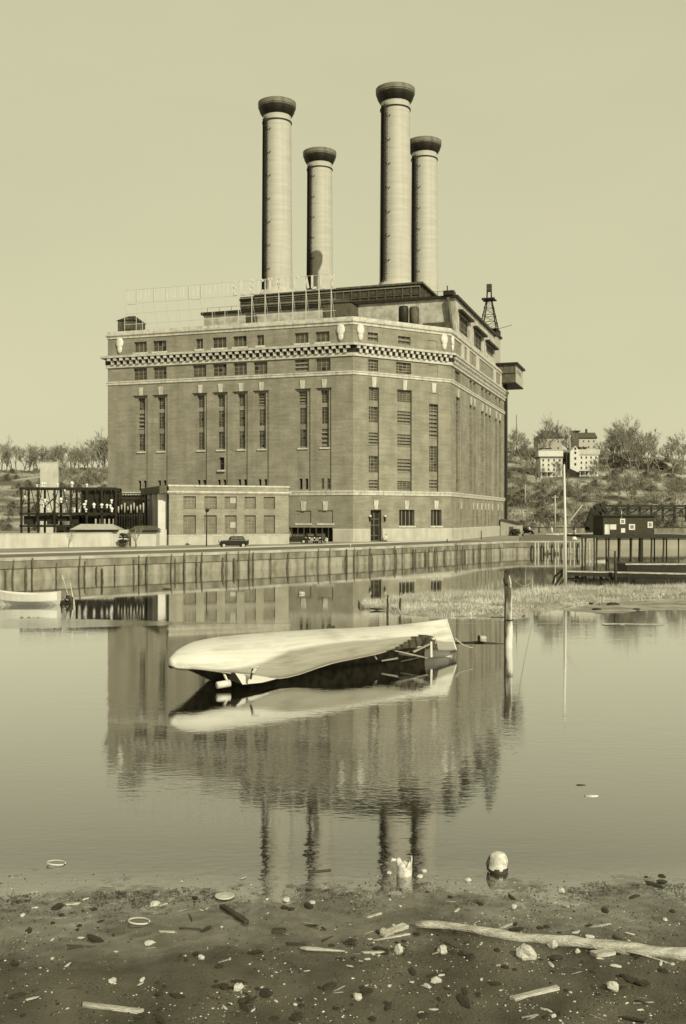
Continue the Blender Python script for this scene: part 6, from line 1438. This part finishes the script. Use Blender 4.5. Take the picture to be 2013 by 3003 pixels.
while cnt < 285:
    px = rr.uniform(10, 2005); py = 2545+rr.random()**.85*450
    dens = .35+.65*min(1, max(0, (px-500)/600)); 
    if rr.random() > dens*(.45+1.5*max(0, .35+fbm(px*.004, py*.009, 1.0, 3))): continue
    if py < 2600 and (px < 700 or rr.random() < .5): continue
    k = rr.randrange(4) if rr.random() < .52 else 4+rr.randrange(4)
    o = stp[k] if not us_[k] else stp[k].copy()
    if us_[k]: COL.objects.link(o)
    us_[k] = True; a = gm_(px, py); s_ = (rr.uniform(.010,.045)*(rr.random()*.9+.4) if k < 4 else rr.uniform(.03,.10))*(1 if rr.random() < .9 else 1.3)
    o.location = a; el = rr.choice((1,1,1.5,2.4)); o.scale = (s_*el, s_, s_*rr.uniform(.5,1)); o.rotation_euler = (rr.uniform(-.2,.2), rr.uniform(-.2,.2), rr.uniform(0,6.28)); cnt += 1
    if k < 4: tag(o, 'small pale pebble or chip scattered on the dark mud', 'pebble', 'pale pebbles on the mud')
    else: tag(o, 'dark wet clod scattered on the mud', 'clod', 'dark clods on the mud')
sp_ = []
for k in range(3):
    mb = MB(); r_ = random.Random(k); mb.hexa([(-1,-.07,0),(1,-.05,0),(.9,.06,0),(-.95,.08,0),(-1,-.06,.05),(.97,-.04,.05),(.88,.05,.05),(-.93,.06,.05)]); sp_.append(mb.build('wood_splinter', M['drift'] if k < 2 else M['wetwood']))
for k in range(46):
    o = sp_[k % 3] if k < 3 else sp_[k % 3].copy()
    if k >= 3: COL.objects.link(o)
    o.location = gm_(rr.uniform(20,2000), 2600+rr.random()*395); q = rr.uniform(.05,.16)*(1.6 if rr.random() < .12 else 1); o.scale = (q, q*rr.uniform(.6,1.6), q*1.5); o.rotation_euler = (rr.uniform(-.3,.3), rr.uniform(-.12,.12), rr.gauss(0,.6))
    if k % 3 < 2: tag(o, 'small pale wood splinter lying on the dark mud', 'splinter', 'pale wood splinters on the mud')
    else: tag(o, 'small dark wet wood splinter lying on the mud', 'splinter', 'dark wood splinters on the mud')
mb = MB(); 
for k in range(15000):
    px = rr.uniform(-20, 2030); py = 2560+rr.random()**.8*450
    if rr.random() > .15+1.6*max(0, .25+fbm(px*.005, py*.013, 1.0, 4))*(.5+min(1, max(0, px-300)/900)): continue
    a = Vector(gm_(px, py)); r = rr.uniform(.004,.012)*(1.9 if rr.random() < .13 else 1)
    mt = M['stonew'] if rr.random() < .16 else M['stoned']; b = rr.uniform(0, pi)
    q = [a+Vector((r*cos(b+2*pi*j/5)*rr.uniform(.8,1.6), r*sin(b+2*pi*j/5), 0)) for j in range(5)]; tp = a+Vector((0,0,r*.8))
    for j in range(5): mb.poly([q[j], q[(j+1) % 5], tp], mt)
tag(mb.build('shingle_grit'), 'fine grit and shell chips strewn over the mud', 'grit', kind='stuff')

mb = MB(); rr = random.Random(101)
for k in range(900):
    px = rr.uniform(-20, 2030); base = 2610+26*fbm(px*.004, 3.3, 1.0, 3)+(-14 if px > 1100 else 10); py = base+abs(rr.gauss(0, 1))*30
    if fbm(px*.006, py*.01, 1.0, 3) < .05 and rr.random() < .85: continue
    a = Vector(gm_(px, py)); 
    for q in range(9):
        o_ = a+Vector((rr.gauss(0,.07), rr.gauss(0,.05), .002+rr.random()*.012)); an_ = rr.uniform(0, pi); d_ = Vector((cos(an_), sin(an_)*.8, rr.uniform(-.05,.15)))*rr.uniform(.02,.07); s_ = Vector((-sin(an_), cos(an_), 0))*.006
        mb.poly([o_-s_, o_+s_, o_+d_+s_*.6, o_+d_-s_*.6])
tag(mb.build('tide_weed', M['wetwood']), 'dark stranded weed and twigs along the waterline', 'weed', kind='stuff')

fl = None
for k in range(16):
    px, py = rr.uniform(120, 1900), rr.uniform(1990, 2520)
    if 480 < px < 1350 and py < 2060: continue
    o = sp_[1].copy(); COL.objects.link(o); x, y, _ = gp(px, py); o.location = (x, y, -.003); q = rr.uniform(.05,.13); o.scale = (q, q*1.3, q*.8); o.rotation_euler = (0, 0, rr.uniform(-1,1))
    tag(o, 'tiny pale chip of wood adrift on the open water', 'flotsam', 'chips adrift on the open water'); o.name = 'floating_chip'
